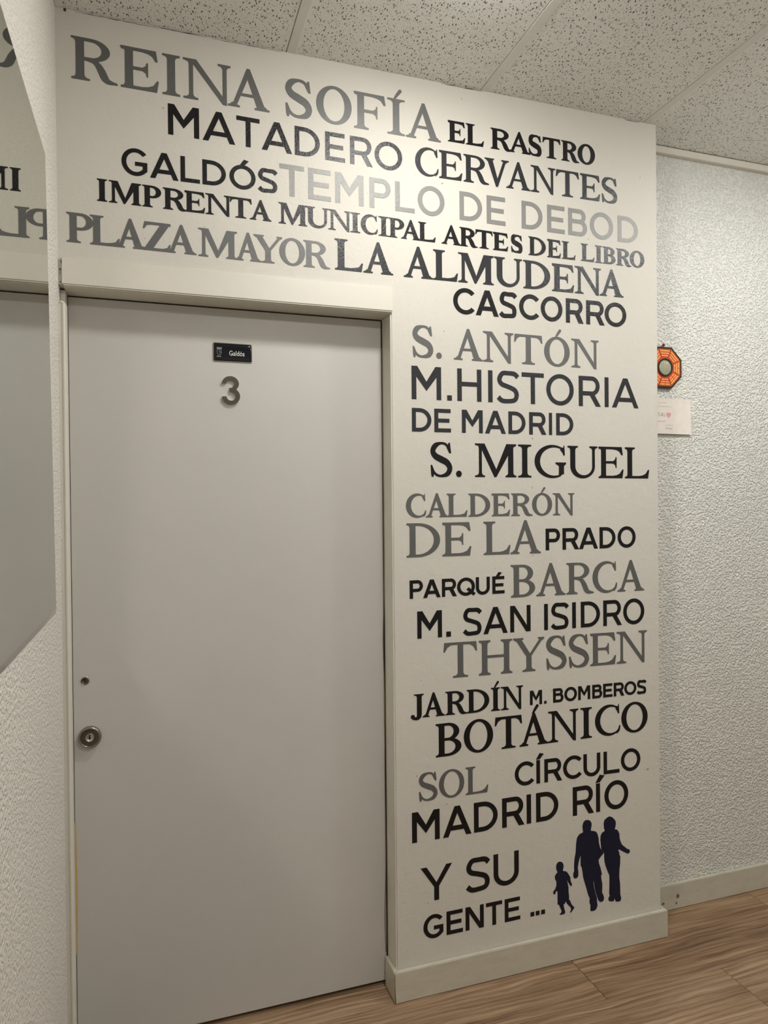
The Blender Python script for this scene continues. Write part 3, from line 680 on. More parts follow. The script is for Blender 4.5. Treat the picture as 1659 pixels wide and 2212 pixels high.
WORDS = [
    ('REINA SOFÍA', 'serif', 'silver', 'large grey serif words REINA SOFÍA along the top of the wall under the ceiling', (-0.1781, 2.6761, 0.6721, 2.6671), (-0.1755, 2.5671, 0.8395, 2.5604), 0.0204, [('R', -0.1801, -0.0692), ('E', -0.0621, 0.0329), ('I', 0.0416, 0.0871), ('N', 0.0948, 0.2199), ('A', 0.2109, 0.3255), ('S', 0.3701, 0.4454), ('O', 0.4577, 0.5622), ('F', 0.5688, 0.6681), ('Í', 0.6705, 0.7256), ('A', 0.7284, 0.8407)]),
    ('MATADERO', 'sans', 'black', 'glossy black sans word MATADERO painted below REINA SOFÍA', (0.0554, 2.5437, 0.5569, 2.5374), (0.0557, 2.4619, 0.5561, 2.4564), 0.0132, [('M', 0.0549, 0.1348), ('A', 0.1439, 0.2301), ('T', 0.2339, 0.2971), ('A', 0.3024, 0.3872), ('D', 0.395, 0.4672), ('E', 0.4828, 0.541), ('R', 0.556, 0.6243), ('O', 0.6304, 0.716)]),
    ('EL RASTRO', 'serif', 'black', 'black bold serif words EL RASTRO near the upper right corner of the wall', (0.8643, 2.6327, 1.2581, 2.6336), (0.8647, 2.5684, 1.3218, 2.569), 0.0163, [('E', 0.8632, 0.9212), ('L', 0.9231, 0.9841), ('R', 1.0069, 1.0815), ('A', 1.0686, 1.1446), ('S', 1.1398, 1.1858), ('T', 1.1894, 1.2545), ('R', 1.2578, 1.3242), ('O', 1.3187, 1.3841)]),
    ('CERVANTES', 'serif', 'charcoal', 'charcoal serif word CERVANTES directly under EL RASTRO', (0.836, 2.5384, 1.3301, 2.5382), (0.8332, 2.4541, 1.3278, 2.4555), 0.0162, [('C', 0.7566, 0.8315), ('E', 0.8336, 0.9105), ('R', 0.9142, 1.0004), ('V', 0.9855, 1.0692), ('A', 1.0596, 1.1457), ('N', 1.1464, 1.2356), ('T', 1.2372, 1.3225), ('E', 1.3272, 1.4028), ('S', 1.4093, 1.4693)]),
    ('GALDÓS', 'sans', 'black', 'black sans word GALDÓS painted on the wall left of TEMPLO DE DEBOD', (0.0385, 2.4098, 0.1426, 2.4086), (0.0084, 2.3407, 0.1344, 2.3414), 0.0117, [('G', -0.0624, 0.0014), ('A', 0.008, 0.0799), ('L', 0.0854, 0.1353), ('D', 0.1422, 0.2042), ('Ó', 0.2138, 0.2845), ('S', 0.2918, 0.3444)]),
    ('TEMPLO DE DEBOD', 'sans', 'light_silver', 'shiny light grey sans words TEMPLO DE DEBOD under CERVANTES', (0.3517, 2.4281, 1.4706, 2.4194), (0.379, 2.3401, 1.4699, 2.3334), 0.0148, [('T', 0.3512, 0.4208), ('E', 0.4327, 0.4985), ('M', 0.511, 0.5961), ('P', 0.6137, 0.6789), ('L', 0.6928, 0.7543), ('O', 0.7639, 0.8505), ('D', 0.9, 0.976), ('E', 0.9916, 1.0562), ('D', 1.1129, 1.1875), ('E', 1.2044, 1.2688), ('B', 1.2814, 1.3521), ('O', 1.3632, 1.4519), ('D', 1.4702, 1.5504)]),
    ('IMPRENTA', 'serif', 'black', 'black bold serif word IMPRENTA below GALDÓS', (-0.1225, 2.3206, 0.1515, 2.3186), (-0.1211, 2.2629, 0.3273, 2.2623), 0.0135, [('I', -0.1228, -0.0982), ('M', -0.0941, -0.0149), ('P', -0.0122, 0.0353), ('R', 0.0396, 0.1017), ('E', 0.0945, 0.1482), ('N', 0.1491, 0.2178), ('T', 0.2133, 0.2731), ('A', 0.2676, 0.3276)]),
    ('MUNICIPAL', 'serif', 'black', 'black bold serif word MUNICIPAL between IMPRENTA and ARTES', (0.3472, 2.3199, 0.772, 2.3152), (0.3472, 2.261, 0.8182, 2.2582), 0.0141, [('M', 0.3469, 0.4286), ('U', 0.4251, 0.4915), ('N', 0.4888, 0.5576), ('I', 0.5543, 0.5845), ('C', 0.5861, 0.6371), ('I', 0.6399, 0.6723), ('P', 0.6716, 0.7204), ('A', 0.7099, 0.7725), ('L', 0.7646, 0.821)]),
    ('ARTES', 'serif', 'black', 'black bold serif word ARTES right of MUNICIPAL', (0.9002, 2.3151, 1.0143, 2.3133), (0.9086, 2.2578, 1.0645, 2.2572), 0.0151, [('A', 0.8396, 0.905), ('R', 0.8991, 0.96), ('T', 0.9521, 1.0112), ('E', 1.012, 1.0647), ('S', 1.075, 1.115)]),
    ('DEL', 'serif', 'black', 'short black serif word DEL between ARTES and LIBRO', (1.1373, 2.3134, 1.2583, 2.312), (1.1368, 2.2545, 1.3057, 2.2551), 0.0145, [('D', 1.1362, 1.199), ('E', 1.2036, 1.2538), ('L', 1.2572, 1.3082)]),
    ('LIBRO', 'serif', 'charcoal', 'dark serif word LIBRO beside the right edge of the wall', (1.3282, 2.3122, 1.4651, 2.311), (1.329, 2.2556, 1.5224, 2.255), 0.0148, [('L', 1.3279, 1.3799), ('I', 1.3817, 1.4095), ('B', 1.4113, 1.4613), ('R', 1.4636, 1.5235), ('O', 1.517, 1.5751)]),
    ('PLAZA', 'serif', 'silver', 'grey serif word PLAZA above the left end of the door header', (-0.1958, 2.226, -0.0063, 2.2243), (-0.1954, 2.1496, 0.1236, 2.1485), 0.017, [('P', -0.1963, -0.1326), ('L', -0.1406, -0.0686), ('A', -0.0808, -0.0053), ('Z', -0.0117, 0.0579), ('A', 0.0466, 0.1246)]),
    ('MAYOR', 'serif', 'silver', 'grey serif word MAYOR just above the middle of the door header', (0.2074, 2.2231, 0.4192, 2.2223), (0.1976, 2.1471, 0.4928, 2.1465), 0.0161, [('M', 0.1292, 0.2325), ('A', 0.2255, 0.2985), ('Y', 0.2765, 0.357), ('O', 0.3482, 0.4213), ('R', 0.4165, 0.4939)]),
    ('LA', 'serif', 'charcoal', 'charcoal serif word LA between MAYOR and ALMUDENA', (0.5083, 2.237, 0.812, 2.2381), (0.5071, 2.1477, 0.813, 2.1468), 0.0199, [('L', 0.5075, 0.5919), ('A', 0.5926, 0.6845)]),
    ('ALMUDENA', 'serif', 'charcoal', 'charcoal serif word ALMUDENA to the upper right of the door', (0.812, 2.2381, 1.3045, 2.2372), (0.813, 2.1468, 1.491, 2.1502), 0.0197, [('A', 0.7172, 0.8113), ('L', 0.8116, 0.8931), ('M', 0.8936, 1.0141), ('U', 1.0153, 1.1132), ('D', 1.1168, 1.214), ('E', 1.2201, 1.302), ('N', 1.3042, 1.4041), ('A', 1.3986, 1.4914)]),
    ('CASCORRO', 'sans', 'black', 'black sans word CASCORRO painted under ALMUDENA', (0.9869, 2.1299, 1.347, 2.1305), (0.9524, 2.0516, 1.3597, 2.0525), 0.0147, [('C', 0.8763, 0.9476), ('A', 0.9515, 1.03), ('S', 1.0337, 1.0922), ('C', 1.1017, 1.1723), ('O', 1.1787, 1.2578), ('R', 1.2708, 1.3365), ('R', 1.3467, 1.417), ('O', 1.4175, 1.5017)]),
    ('S. ANTÓN', 'serif', 'silver', 'grey serif words S. ANTÓN above M.HISTORIA', (0.9761, 2.0048, 1.291, 2.0024), (0.8763, 1.9113, 1.3317, 1.9098), 0.0184, [('S', 0.7434, 0.8096), ('.', 0.8192, 0.8372), ('A', 0.8767, 0.9744), ('N', 0.9756, 1.0805), ('T', 1.0827, 1.1838), ('Ó', 1.19, 1.2837), ('N', 1.2897, 1.3937)]),
    ('M.HISTORIA', 'sans', 'charcoal', 'large charcoal sans words M.HISTORIA right of the door', (0.7395, 1.8854, 1.4147, 1.8839), (0.7403, 1.7862, 1.4305, 1.7865), 0.0151, [('M', 0.7391, 0.8344), ('.', 0.8539, 0.8694), ('H', 0.8875, 0.9686), ('I', 0.9907, 1.0076), ('S', 1.023, 1.098), ('T', 1.1086, 1.1878), ('O', 1.1969, 1.2976), ('R', 1.3167, 1.4001), ('I', 1.4149, 1.4309), ('A', 1.4437, 1.5479)]),
    ('DE MADRID', 'sans', 'charcoal', 'smaller charcoal sans words DE MADRID under M.HISTORIA', (0.7393, 1.76, 1.2322, 1.7606), (0.7408, 1.6897, 1.2337, 1.6901), 0.0129, [('D', 0.739, 0.8017), ('E', 0.8111, 0.8655), ('M', 0.9018, 0.9722), ('A', 0.9798, 1.0514), ('D', 1.0608, 1.121), ('R', 1.1341, 1.196), ('I', 1.2054, 1.2168), ('D', 1.2319, 1.2952)]),
    ('S. MIGUEL', 'serif', 'black', 'large black serif words S. MIGUEL at the middle of the lettered pier', (0.948, 1.6585, 1.4949, 1.656), (0.9446, 1.555, 1.4941, 1.553), 0.0186, [('S', 0.7977, 0.8686), ('.', 0.8809, 0.9), ('M', 0.9446, 1.0873), ('I', 1.0937, 1.1409), ('G', 1.1525, 1.2672), ('U', 1.2728, 1.386), ('E', 1.3897, 1.4871), ('L', 1.4924, 1.5895)]),
    ('CALDERÓN', 'serif', 'silver', 'grey serif word CALDERÓN under S. MIGUEL', (0.8548, 1.5044, 1.2172, 1.5045), (0.7814, 1.4334, 1.2494, 1.4338), 0.0152, [('C', 0.7176, 0.7817), ('A', 0.7806, 0.8545), ('L', 0.849, 0.9183), ('D', 0.9213, 0.9953), ('E', 1.0003, 1.0642), ('R', 1.0681, 1.1441), ('Ó', 1.1421, 1.2149), ('N', 1.2177, 1.2975)]),
    ('DE LA', 'serif', 'silver', 'large grey serif words DE LA left of PRADO', (0.7198, 1.4164, 0.973, 1.4173), (0.7176, 1.3148, 1.1713, 1.3143), 0.0191, [('D', 0.7181, 0.8264), ('E', 0.8337, 0.9301), ('L', 0.9716, 1.0646), ('A', 1.0643, 1.1727)]),
    ('PRADO', 'sans', 'black', 'small black sans word PRADO at the right edge beside DE LA', (1.1907, 1.3916, 1.3923, 1.3925), (1.1906, 1.3227, 1.393, 1.323), 0.0126, [('P', 1.1904, 1.2431), ('R', 1.2523, 1.3138), ('A', 1.3138, 1.3856), ('D', 1.392, 1.4536), ('O', 1.4622, 1.5333)]),
    ('PARQUÉ', 'sans', 'black', 'small black sans word PARQUÉ left of BARCA', (0.7272, 1.2463, 1.0011, 1.2472), (0.7275, 1.1914, 1.0013, 1.193), 0.0108, [('P', 0.7269, 0.7695), ('A', 0.7701, 0.8266), ('R', 0.831, 0.8803), ('Q', 0.8812, 0.941), ('U', 0.9441, 0.9917), ('É', 1.0004, 1.0427)]),
    ('BARCA', 'serif', 'silver', 'large grey serif word BARCA right of PARQUÉ', (1.0668, 1.2801, 1.5086, 1.2791), (1.0643, 1.1779, 1.5669, 1.1773), 0.0191, [('B', 1.0648, 1.1511), ('A', 1.1553, 1.262), ('R', 1.2653, 1.3683), ('C', 1.3639, 1.4582), ('A', 1.46, 1.5672)]),
    ('M. SAN ISIDRO', 'sans', 'black', 'black sans words M. SAN ISIDRO between BARCA and THYSSEN', (0.7507, 1.1525, 1.4047, 1.1515), (0.7511, 1.0709, 1.406, 1.0674), 0.0136, [('M', 0.7503, 0.8302), ('.', 0.8441, 0.8595), ('S', 0.9011, 0.9621), ('A', 0.9687, 1.0525), ('N', 1.0618, 1.1338), ('I', 1.1826, 1.1966), ('S', 1.209, 1.2722), ('I', 1.2863, 1.2999), ('D', 1.3185, 1.3915), ('R', 1.4044, 1.4766), ('O', 1.4823, 1.5663)]),
    ('THYSSEN', 'serif', 'silver', 'large grey serif word THYSSEN under M. SAN ISIDRO', (0.8391, 1.052, 1.4566, 1.0446), (0.8624, 0.9439, 1.4613, 0.9388), 0.0188, [('T', 0.8342, 0.9466), ('H', 0.9521, 1.0681), ('Y', 1.0709, 1.1828), ('S', 1.1894, 1.2639), ('S', 1.2729, 1.3484), ('E', 1.3532, 1.4529), ('N', 1.4556, 1.5763)]),
    ('JARDÍN', 'serif', 'black', 'black serif word JARDÍN left of M. BOMBEROS', (0.7392, 0.9053, 1.0268, 0.9011), (0.7648, 0.8337, 1.0617, 0.8278), 0.0156, [('J', 0.7269, 0.7694), ('A', 0.7644, 0.8376), ('R', 0.8394, 0.9124), ('D', 0.9103, 0.9868), ('Í', 0.9927, 1.0238), ('N', 1.027, 1.1053)]),
    ('M. BOMBEROS', 'sans', 'black', 'smallest black sans words M. BOMBEROS right of JARDÍN', (1.1296, 0.8797, 1.4433, 0.8768), (1.13, 0.8342, 1.4436, 0.832), 0.0097, [('M', 1.1294, 1.1731), ('.', 1.1805, 1.1893), ('B', 1.2133, 1.2518), ('O', 1.2548, 1.3019), ('M', 1.3065, 1.3522), ('B', 1.3599, 1.3982), ('E', 1.4019, 1.4381), ('R', 1.4431, 1.4845), ('O', 1.4845, 1.5325), ('S', 1.5357, 1.5716)]),
    ('BOTÁNICO', 'serif', 'black', 'large black serif word BOTÁNICO under JARDÍN', (0.8091, 0.8089, 1.3149, 0.8062), (0.8058, 0.7079, 1.3154, 0.7058), 0.019, [('B', 0.8063, 0.8913), ('O', 0.8993, 0.999), ('T', 1.0048, 1.1007), ('Á', 1.0911, 1.1954), ('N', 1.1946, 1.3068), ('I', 1.3145, 1.3577), ('C', 1.3697, 1.4675), ('O', 1.4721, 1.5771)]),
    ('SOL', 'serif', 'silver', 'dark grey serif word SOL left of CÍRCULO', (0.7517, 0.666, 0.9462, 0.6647), (0.7509, 0.582, 0.9769, 0.5795), 0.0151, [('S', 0.7508, 0.8109), ('O', 0.8159, 0.8996), ('L', 0.9043, 0.9811)]),
    ('CÍRCULO', 'sans', 'black', 'black sans word CÍRCULO right of SOL', (1.1499, 0.6567, 1.402, 0.6532), (1.1508, 0.5824, 1.4031, 0.5789), 0.0132, [('C', 1.0734, 1.1418), ('Í', 1.1505, 1.1637), ('R', 1.1794, 1.2445), ('C', 1.2483, 1.3173), ('U', 1.3245, 1.389), ('L', 1.4017, 1.4632), ('O', 1.4693, 1.5468)]),
    ('MADRID RÍO', 'sans', 'black', 'black sans words MADRID RÍO above the painted family', (0.728, 0.5517, 1.2845, 0.5521), (0.7294, 0.4608, 1.2831, 0.459), 0.0158, [('M', 0.7276, 0.817), ('A', 0.8278, 0.9225), ('D', 0.9312, 1.0126), ('R', 1.0281, 1.1063), ('I', 1.1137, 1.1314), ('D', 1.1485, 1.2296), ('R', 1.2835, 1.3635), ('Í', 1.3718, 1.387), ('O', 1.4041, 1.4974)]),
    ('Y SU', 'sans', 'black', 'tall black sans words Y SU left of the painted family', (0.7553, 0.3801, 0.9973, 0.3811), (0.799, 0.2765, 1.0329, 0.279), 0.0161, [('Y', 0.7541, 0.8563), ('S', 0.904, 0.9831), ('U', 0.9968, 1.0852)]),
    ('GENTE ...', 'sans', 'black', 'black sans word GENTE with three square dots, lowest on the wall', (0.8376, 0.234, 1.0353, 0.2344), (0.8383, 0.163, 1.0361, 0.1626), 0.013, [('G', 0.7613, 0.8262), ('E', 0.8367, 0.891), ('N', 0.9, 0.9619), ('T', 0.9697, 1.0256), ('E', 1.0344, 1.089), ('.', 1.1255, 1.139), ('.', 1.1444, 1.1581), ('.', 1.1641, 1.1778)]),
]
FIGURES = {
    'child': [(1.2352, 0.3194), (1.2429, 0.3159), (1.2472, 0.3079), (1.2471, 0.2966), (1.2442, 0.2908), (1.2465, 0.2872), (1.2582, 0.2834), (1.2646, 0.2755), (1.2723, 0.2616), (1.273, 0.2513), (1.2782, 0.239), (1.2773, 0.2335), (1.2729, 0.2332), (1.2682, 0.2408), (1.2631, 0.2486), (1.2585, 0.2566), (1.2618, 0.2465), (1.265, 0.2324), (1.2654, 0.2142), (1.2674, 0.2002), (1.2665, 0.1924), (1.2717, 0.1846), (1.2761, 0.1736), (1.2859, 0.1626), (1.2859, 0.1592), (1.2793, 0.1526), (1.274, 0.1468), (1.2701, 0.1487), (1.2741, 0.1558), (1.2734, 0.1632), (1.2651, 0.1716), (1.2579, 0.1805), (1.2553, 0.1862), (1.2522, 0.1838), (1.2516, 0.1794), (1.2464, 0.1792), (1.2481, 0.1676), (1.2524, 0.1543), (1.2514, 0.1489), (1.2441, 0.1469), (1.2324, 0.1474), (1.2317, 0.1493), (1.2377, 0.1538), (1.239, 0.1592), (1.2339, 0.1703), (1.2289, 0.1815), (1.2242, 0.1817), (1.2245, 0.2195), (1.2228, 0.2277), (1.2176, 0.2241), (1.2158, 0.2177), (1.2117, 0.2173), (1.2081, 0.2225), (1.2094, 0.2279), (1.2164, 0.2345), (1.2204, 0.245), (1.2205, 0.2574), (1.2154, 0.2661), (1.2147, 0.2753), (1.2207, 0.2832), (1.2251, 0.2869), (1.2208, 0.2956), (1.2196, 0.3059), (1.2222, 0.3144), (1.2279, 0.3191)],
    'man': [(1.3383, 0.4385), (1.3475, 0.4353), (1.3536, 0.4271), (1.3541, 0.4178), (1.3519, 0.409), (1.3507, 0.4012), (1.3619, 0.3983), (1.3713, 0.3945), (1.3766, 0.3856), (1.3805, 0.3724), (1.3817, 0.3561), (1.3856, 0.3416), (1.3896, 0.3329), (1.3968, 0.3241), (1.3989, 0.3182), (1.3908, 0.312), (1.384, 0.3051), (1.3799, 0.3), (1.3812, 0.2894), (1.3865, 0.2747), (1.3904, 0.2602), (1.3925, 0.2506), (1.3889, 0.2467), (1.3907, 0.2325), (1.3936, 0.2205), (1.3935, 0.2066), (1.3925, 0.1907), (1.3984, 0.1792), (1.3999, 0.1685), (1.3964, 0.1611), (1.3882, 0.1597), (1.3802, 0.1642), (1.3768, 0.1706), (1.3723, 0.1829), (1.367, 0.1977), (1.3639, 0.212), (1.3619, 0.2262), (1.3607, 0.2379), (1.36, 0.2265), (1.3626, 0.21), (1.367, 0.1931), (1.3722, 0.1783), (1.3734, 0.1597), (1.3747, 0.1502), (1.3693, 0.1398), (1.3625, 0.136), (1.3492, 0.1368), (1.3471, 0.1418), (1.348, 0.1565), (1.3441, 0.1653), (1.3441, 0.1756), (1.3455, 0.1787), (1.339, 0.1926), (1.3338, 0.2107), (1.326, 0.235), (1.3204, 0.2542), (1.3179, 0.2729), (1.3153, 0.2871), (1.3112, 0.2935), (1.3113, 0.3151), (1.3122, 0.3263), (1.3077, 0.318), (1.3033, 0.3028), (1.3006, 0.2873), (1.3026, 0.2756), (1.3025, 0.262), (1.2972, 0.2549), (1.2867, 0.2557), (1.2833, 0.262), (1.2834, 0.2722), (1.2869, 0.2806), (1.2865, 0.2989), (1.2885, 0.319), (1.2931, 0.3409), (1.2949, 0.3679), (1.2982, 0.3855), (1.3062, 0.3956), (1.3215, 0.4005), (1.32, 0.4094), (1.3191, 0.4209), (1.3223, 0.4318), (1.329, 0.4381)],
    'woman': [(1.4243, 0.4375), (1.4351, 0.432), (1.446, 0.4199), (1.4478, 0.4103), (1.4458, 0.399), (1.443, 0.3914), (1.4526, 0.3887), (1.4566, 0.3834), (1.4615, 0.3734), (1.4619, 0.3593), (1.4668, 0.3446), (1.4714, 0.3357), (1.4837, 0.3255), (1.4942, 0.3168), (1.4989, 0.3165), (1.503, 0.3095), (1.501, 0.3045), (1.4946, 0.3016), (1.4864, 0.306), (1.4726, 0.3139), (1.4603, 0.3219), (1.4556, 0.3197), (1.4602, 0.3131), (1.461, 0.3037), (1.4642, 0.2985), (1.4635, 0.2753), (1.4606, 0.2526), (1.4596, 0.2295), (1.463, 0.2056), (1.4633, 0.1776), (1.4638, 0.1682), (1.467, 0.1594), (1.4653, 0.1504), (1.459, 0.1481), (1.4466, 0.15), (1.4426, 0.157), (1.4407, 0.1627), (1.439, 0.1577), (1.4371, 0.1534), (1.4221, 0.1556), (1.4167, 0.1608), (1.4173, 0.1687), (1.4222, 0.1736), (1.4201, 0.1821), (1.4212, 0.2132), (1.4214, 0.2409), (1.4147, 0.256), (1.4067, 0.2758), (1.4028, 0.2904), (1.4015, 0.3044), (1.4016, 0.3171), (1.3976, 0.3235), (1.3909, 0.3315), (1.3892, 0.348), (1.3872, 0.3644), (1.3881, 0.3781), (1.3927, 0.3865), (1.4049, 0.3927), (1.4017, 0.4012), (1.4003, 0.4176), (1.4039, 0.4286), (1.4147, 0.435)],
}

CR = crack(-.17, .03, HC-.0035, .0022, 1)+crack(.02, .16, HC-.0025, .0024, 2)+crack(.17, .36, HC-.003, .0016, 3)+crack(.84, .98, HC-.0025, .0030, 4)+crack(1.5, 1.56, HC-.003, .0018, 5)
CR += [blob(-.193, HC-.004, .004, .006, seed=12)]
CH = [blob(-.2095, 2.098, .0010, .0055, seed=2), blob(-.2125, 2.078, .0016, .0040, seed=4), blob(-.2124, 2.070, .0010, .0022, seed=5), blob(-.2125, 2.064, .0008, .0015, seed=6), blob(-.2118, 2.046, .0013, .0022, seed=7), blob(-.2070, 2.052, .0012, .006, seed=9)]
def pits(name, polys, par, m):
    link(name, solid([[(x*100, z*100) for x, z in q] for q in polys], -0.0006, 0.0005, lambda u, v: (u/100, v/100), eps=1e-4), m, par)
pits('ceiling_joint_crack', CR, jc, M_CRACK)
pits('plaster_chip', CH, tr, M_PIT)


for nm, style, mk, label, cap, bas, stem, letters in WORDS:
    def yline(L, x): return L[1]+(L[3]-L[1])*(x-L[0])/(L[2]-L[0])
    x0 = letters[0][1]
    root = empty('painted_words' if ' ' in nm else 'painted_word', (x0, 0, yline(bas, x0)))
    tag(root, label, 'wall lettering', 'words painted on the white wall')
    for li, (ch, xa, xb) in enumerate(letters):
        xm = (xa+xb)/2; zb = yline(bas, xm); H = yline(cap, xm)-zb
        # keep tilted rows tilted: shear by the row slopes
        f = (sans if style == 'sans' else serif)(ch, (xb-xa)/H, stem/H)
        def conv(u, v, xa=xa, H=H):
            X = xa+u*H; z0 = yline(bas, X); z1 = yline(cap, X); return (X, z0+v*(z1-z0))
        dy = 0.0007+0.00012*(li % 2); bm = solid(f, -dy, dy, conv)
        link('letter' if ch != '.' else 'full_stop', bm, MP[mk], root)

for nm, P in FIGURES.items():
    lab = {'child': 'dark navy painted silhouette of a walking child, smallest of the three figures',
           'man': 'dark navy painted silhouette of a man, middle and tallest of the three figures',
           'woman': 'dark navy painted silhouette of a woman with one arm out, rightmost figure'}[nm]
    P = P if nm != 'man' else P
    bm = solid([P], -0.0006 if nm != 'woman' else -0.0008, 0.0006, lambda u, v: (u, v), eps=1e-6)
    o = link('painted_figure', bm, MP['navy'], None, loc=(sum(p[0] for p in P)/len(P), 0, min(p[1] for p in P)))
    tag(o, lab, 'silhouette', 'family of painted silhouettes')

# ------------------------------------------------------------------ mirror on the left wall
M_MIRROR = mat('mirror_silver', (208, 212, 204), 0.0, 1.0)
M_BEVEL = mat('mirror_bevelled_edge', (172, 172, 164), 0.10, 1.0)
mir = empty('wall_mirror', (XL, -0.55, 1.226))
tag(mir, 'large frameless rectangular mirror with a narrow slanted rim on the left stucco wall', 'mirror')
def mpt(d, z):   # d: distance from the far edge towards the camera; the mirror hangs slightly out of plumb
    return (-0.158-d-(z-1.226)*0.081, z)
MZ0, MZ1, ML = 1.226, 2.262, 0.73
bv = 0.015
def quadx(bm, x, pts): return [bm.verts.new((x, *mpt(d, z))) for d, z in pts]
bm = bmesh.new()
o_ = quadx(bm, XL+0.0020, [(0, MZ0), (ML, MZ0), (ML, MZ1), (0, MZ1)])
b_ = quadx(bm, XL+0.0004, [(0, MZ0), (ML, MZ0), (ML, MZ1), (0, MZ1)])
i_ = quadx(bm, XL+0.0055, [(bv, MZ0+bv), (ML-bv, MZ0+bv), (ML-bv, MZ1-bv), (bv, MZ1-bv)])
for i in range(4):
    j = (i+1) % 4
    bm.faces.new((o_[i], o_[j], i_[j], i_[i])); bm.faces.new((b_[i], b_[j], o_[j], o_[i]))
bm.faces.new(b_[::-1])
link('bevelled_edge', bm, M_BEVEL, mir)
bm = bmesh.new(); q1 = quadx(bm, XL+0.0055, [(bv, MZ0+bv), (ML-bv, MZ0+bv), (ML-bv, MZ1-bv), (bv, MZ1-bv)]); q2 = quadx(bm, XL+0.0010, [(bv, MZ0+bv), (ML-bv, MZ0+bv), (ML-bv, MZ1-bv), (bv, MZ1-bv)])
bm.faces.new(q1); bm.faces.new(q2[::-1])
for i in range(4): bm.faces.new((q1[i], q1[(i+1) % 4], q2[(i+1) % 4], q2[i]))
link('mirror_glass', bm, M_MIRROR, mir)

# ------------------------------------------------------------------ name plate and number on the door
def text_mesh(name, body, size, x, z, y, m, parent, sx=1.0, extr=0.0002, bold=0.0):
    cu = bpy.data.curves.new('txt', 'FONT'); cu.body = body; cu.size = size; cu.extrude = extr; cu.offset = bold; cu.resolution_u = 4
    to = bpy.data.objects.new('txt', cu); COL.objects.link(to)
    bpy.context.view_layer.update()
    me = bpy.data.meshes.new_from_object(to.evaluated_get(bpy.context.evaluated_depsgraph_get()))
    bpy.data.objects.remove(to); bpy.data.curves.remove(cu)
    bm = bmesh.new(); bm.from_mesh(me); bpy.data.meshes.remove(me)
    for v in bm.verts: v.co = Vector((x+v.co.x*sx, y-v.co.z, z+v.co.y))
    return link(name, bm, m, parent)
M_PLATE = mat('navy_domed_resin', (4, 7, 18), 0.06, 0.0, 0.6)
M_PRIM = mat('plate_grey_rim', (128, 124, 114), 0.3, 0.6)
M_WHITE = mat('white_print', (222, 222, 218), 0.4)
M_GREYP = mat('grey_print', (150, 152, 156), 0.4)
PX0, PX1, PZ0, PZ1 = (0.1709, 0.2803, 1.8822, 1.9355)
pl = empty('name_plate', ((PX0+PX1)/2, YD, PZ0))
tag(pl, 'small dark blue name plate reading Galdós on the grey door above the number', 'sign')
def rrect(x0, z0, x1, z1, r, n=5):
    out = []
    for cx, cz, a0 in ((x1-r, z0+r, -90), (x1-r, z1-r, 0), (x0+r, z1-r, 90), (x0+r, z0+r, 180)):
        for i in range(n+1):
            a = math.radians(a0+90*i/n); out.append((cx+r*math.cos(a), cz+r*math.sin(a)))
    return out
link('plate_rim', solid([rrect(PX0, PZ0, PX1, PZ1, .004)], YD-0.0022, 0.0022, lambda u, v: (u, v)), M_PRIM, pl)
bm = bmesh.new(); rings = []
for inset, dy in ((0.0018, -0.0023), (0.0026, -0.0032), (0.0042, -0.0039), (0.007, -0.0043), (0.012, -0.0045)):
    rings.append([bm.verts.new((x, YD+dy, z)) for x, z in rrect(PX0+inset, PZ0+inset, PX1-inset, PZ1-inset, max(.003, .004-inset*.2))])
for a, b in zip(rings, rings[1:]):
    n = len(a)
    for i in range(n): bm.faces.new((a[i], a[(i+1) % n], b[(i+1) % n], b[i]))
bm.faces.new(rings[-1])
pf = link('plate_face', bm, M_PLATE, pl, smooth=True)
ph = PZ1-PZ0; pw = PX1-PX0
YT = YD-0.0047
text_mesh('plate_text', 'Galdós', ph*0.37, PX0+pw*0.40, PZ0+ph*0.33, YT, M_WHITE, pf, 0.79)
cxx, czz = PX0+pw*.155, PZ0+ph*.49       # white crest: crown over a shield
def out_poly(P, wd):
    P3 = [(x, z, wd) for x, z in P]; return vstroke(P3, sm=False)
sw, sh_ = pw*.052, ph*.135
shield = [(cxx-sw, czz+sh_), (cxx+sw, czz+sh_), (cxx+sw, czz-sh_*.55), (cxx+sw*.55, czz-sh_*.95), (cxx, czz-sh_*1.05), (cxx-sw*.55, czz-sh_*.95), (cxx-sw, czz-sh_*.55), (cxx-sw, czz+sh_)]
polys = out_poly(shield, .0009)
for kx in (-1, -.5, 0, .5, 1):
    polys.append([(cxx+sw*kx-.0006, czz+sh_*1.25), (cxx+sw*kx+.0006, czz+sh_*1.25), (cxx+sw*kx*1.12+.0009, czz+sh_*1.85), (cxx+sw*kx*1.12-.0009, czz+sh_*1.85)])
polys.append(rect(cxx-sw, czz+sh_*1.15, cxx+sw, czz+sh_*1.32))
polys += out_poly([(cxx-.0015, czz+.003), (cxx+.001, czz+.0035), (cxx+.0005, czz), (cxx+.0022, czz-.0028)], .0007)
polys += out_poly([(cxx+.0028, czz-.0035), (cxx+.0020, czz+.0035)], .0006)
link('crest', solid([[(a*100, b*100) for a, b in p] for p in polys], YT, 0.0003, lambda u, v: (u/100, v/100), eps=1e-4), M_GREYP, pf)
text_mesh('crest_caption', 'madrid', ph*.085, cxx-sw*1.35, PZ0+ph*.235, YT, M_WHITE, pf, 0.95)

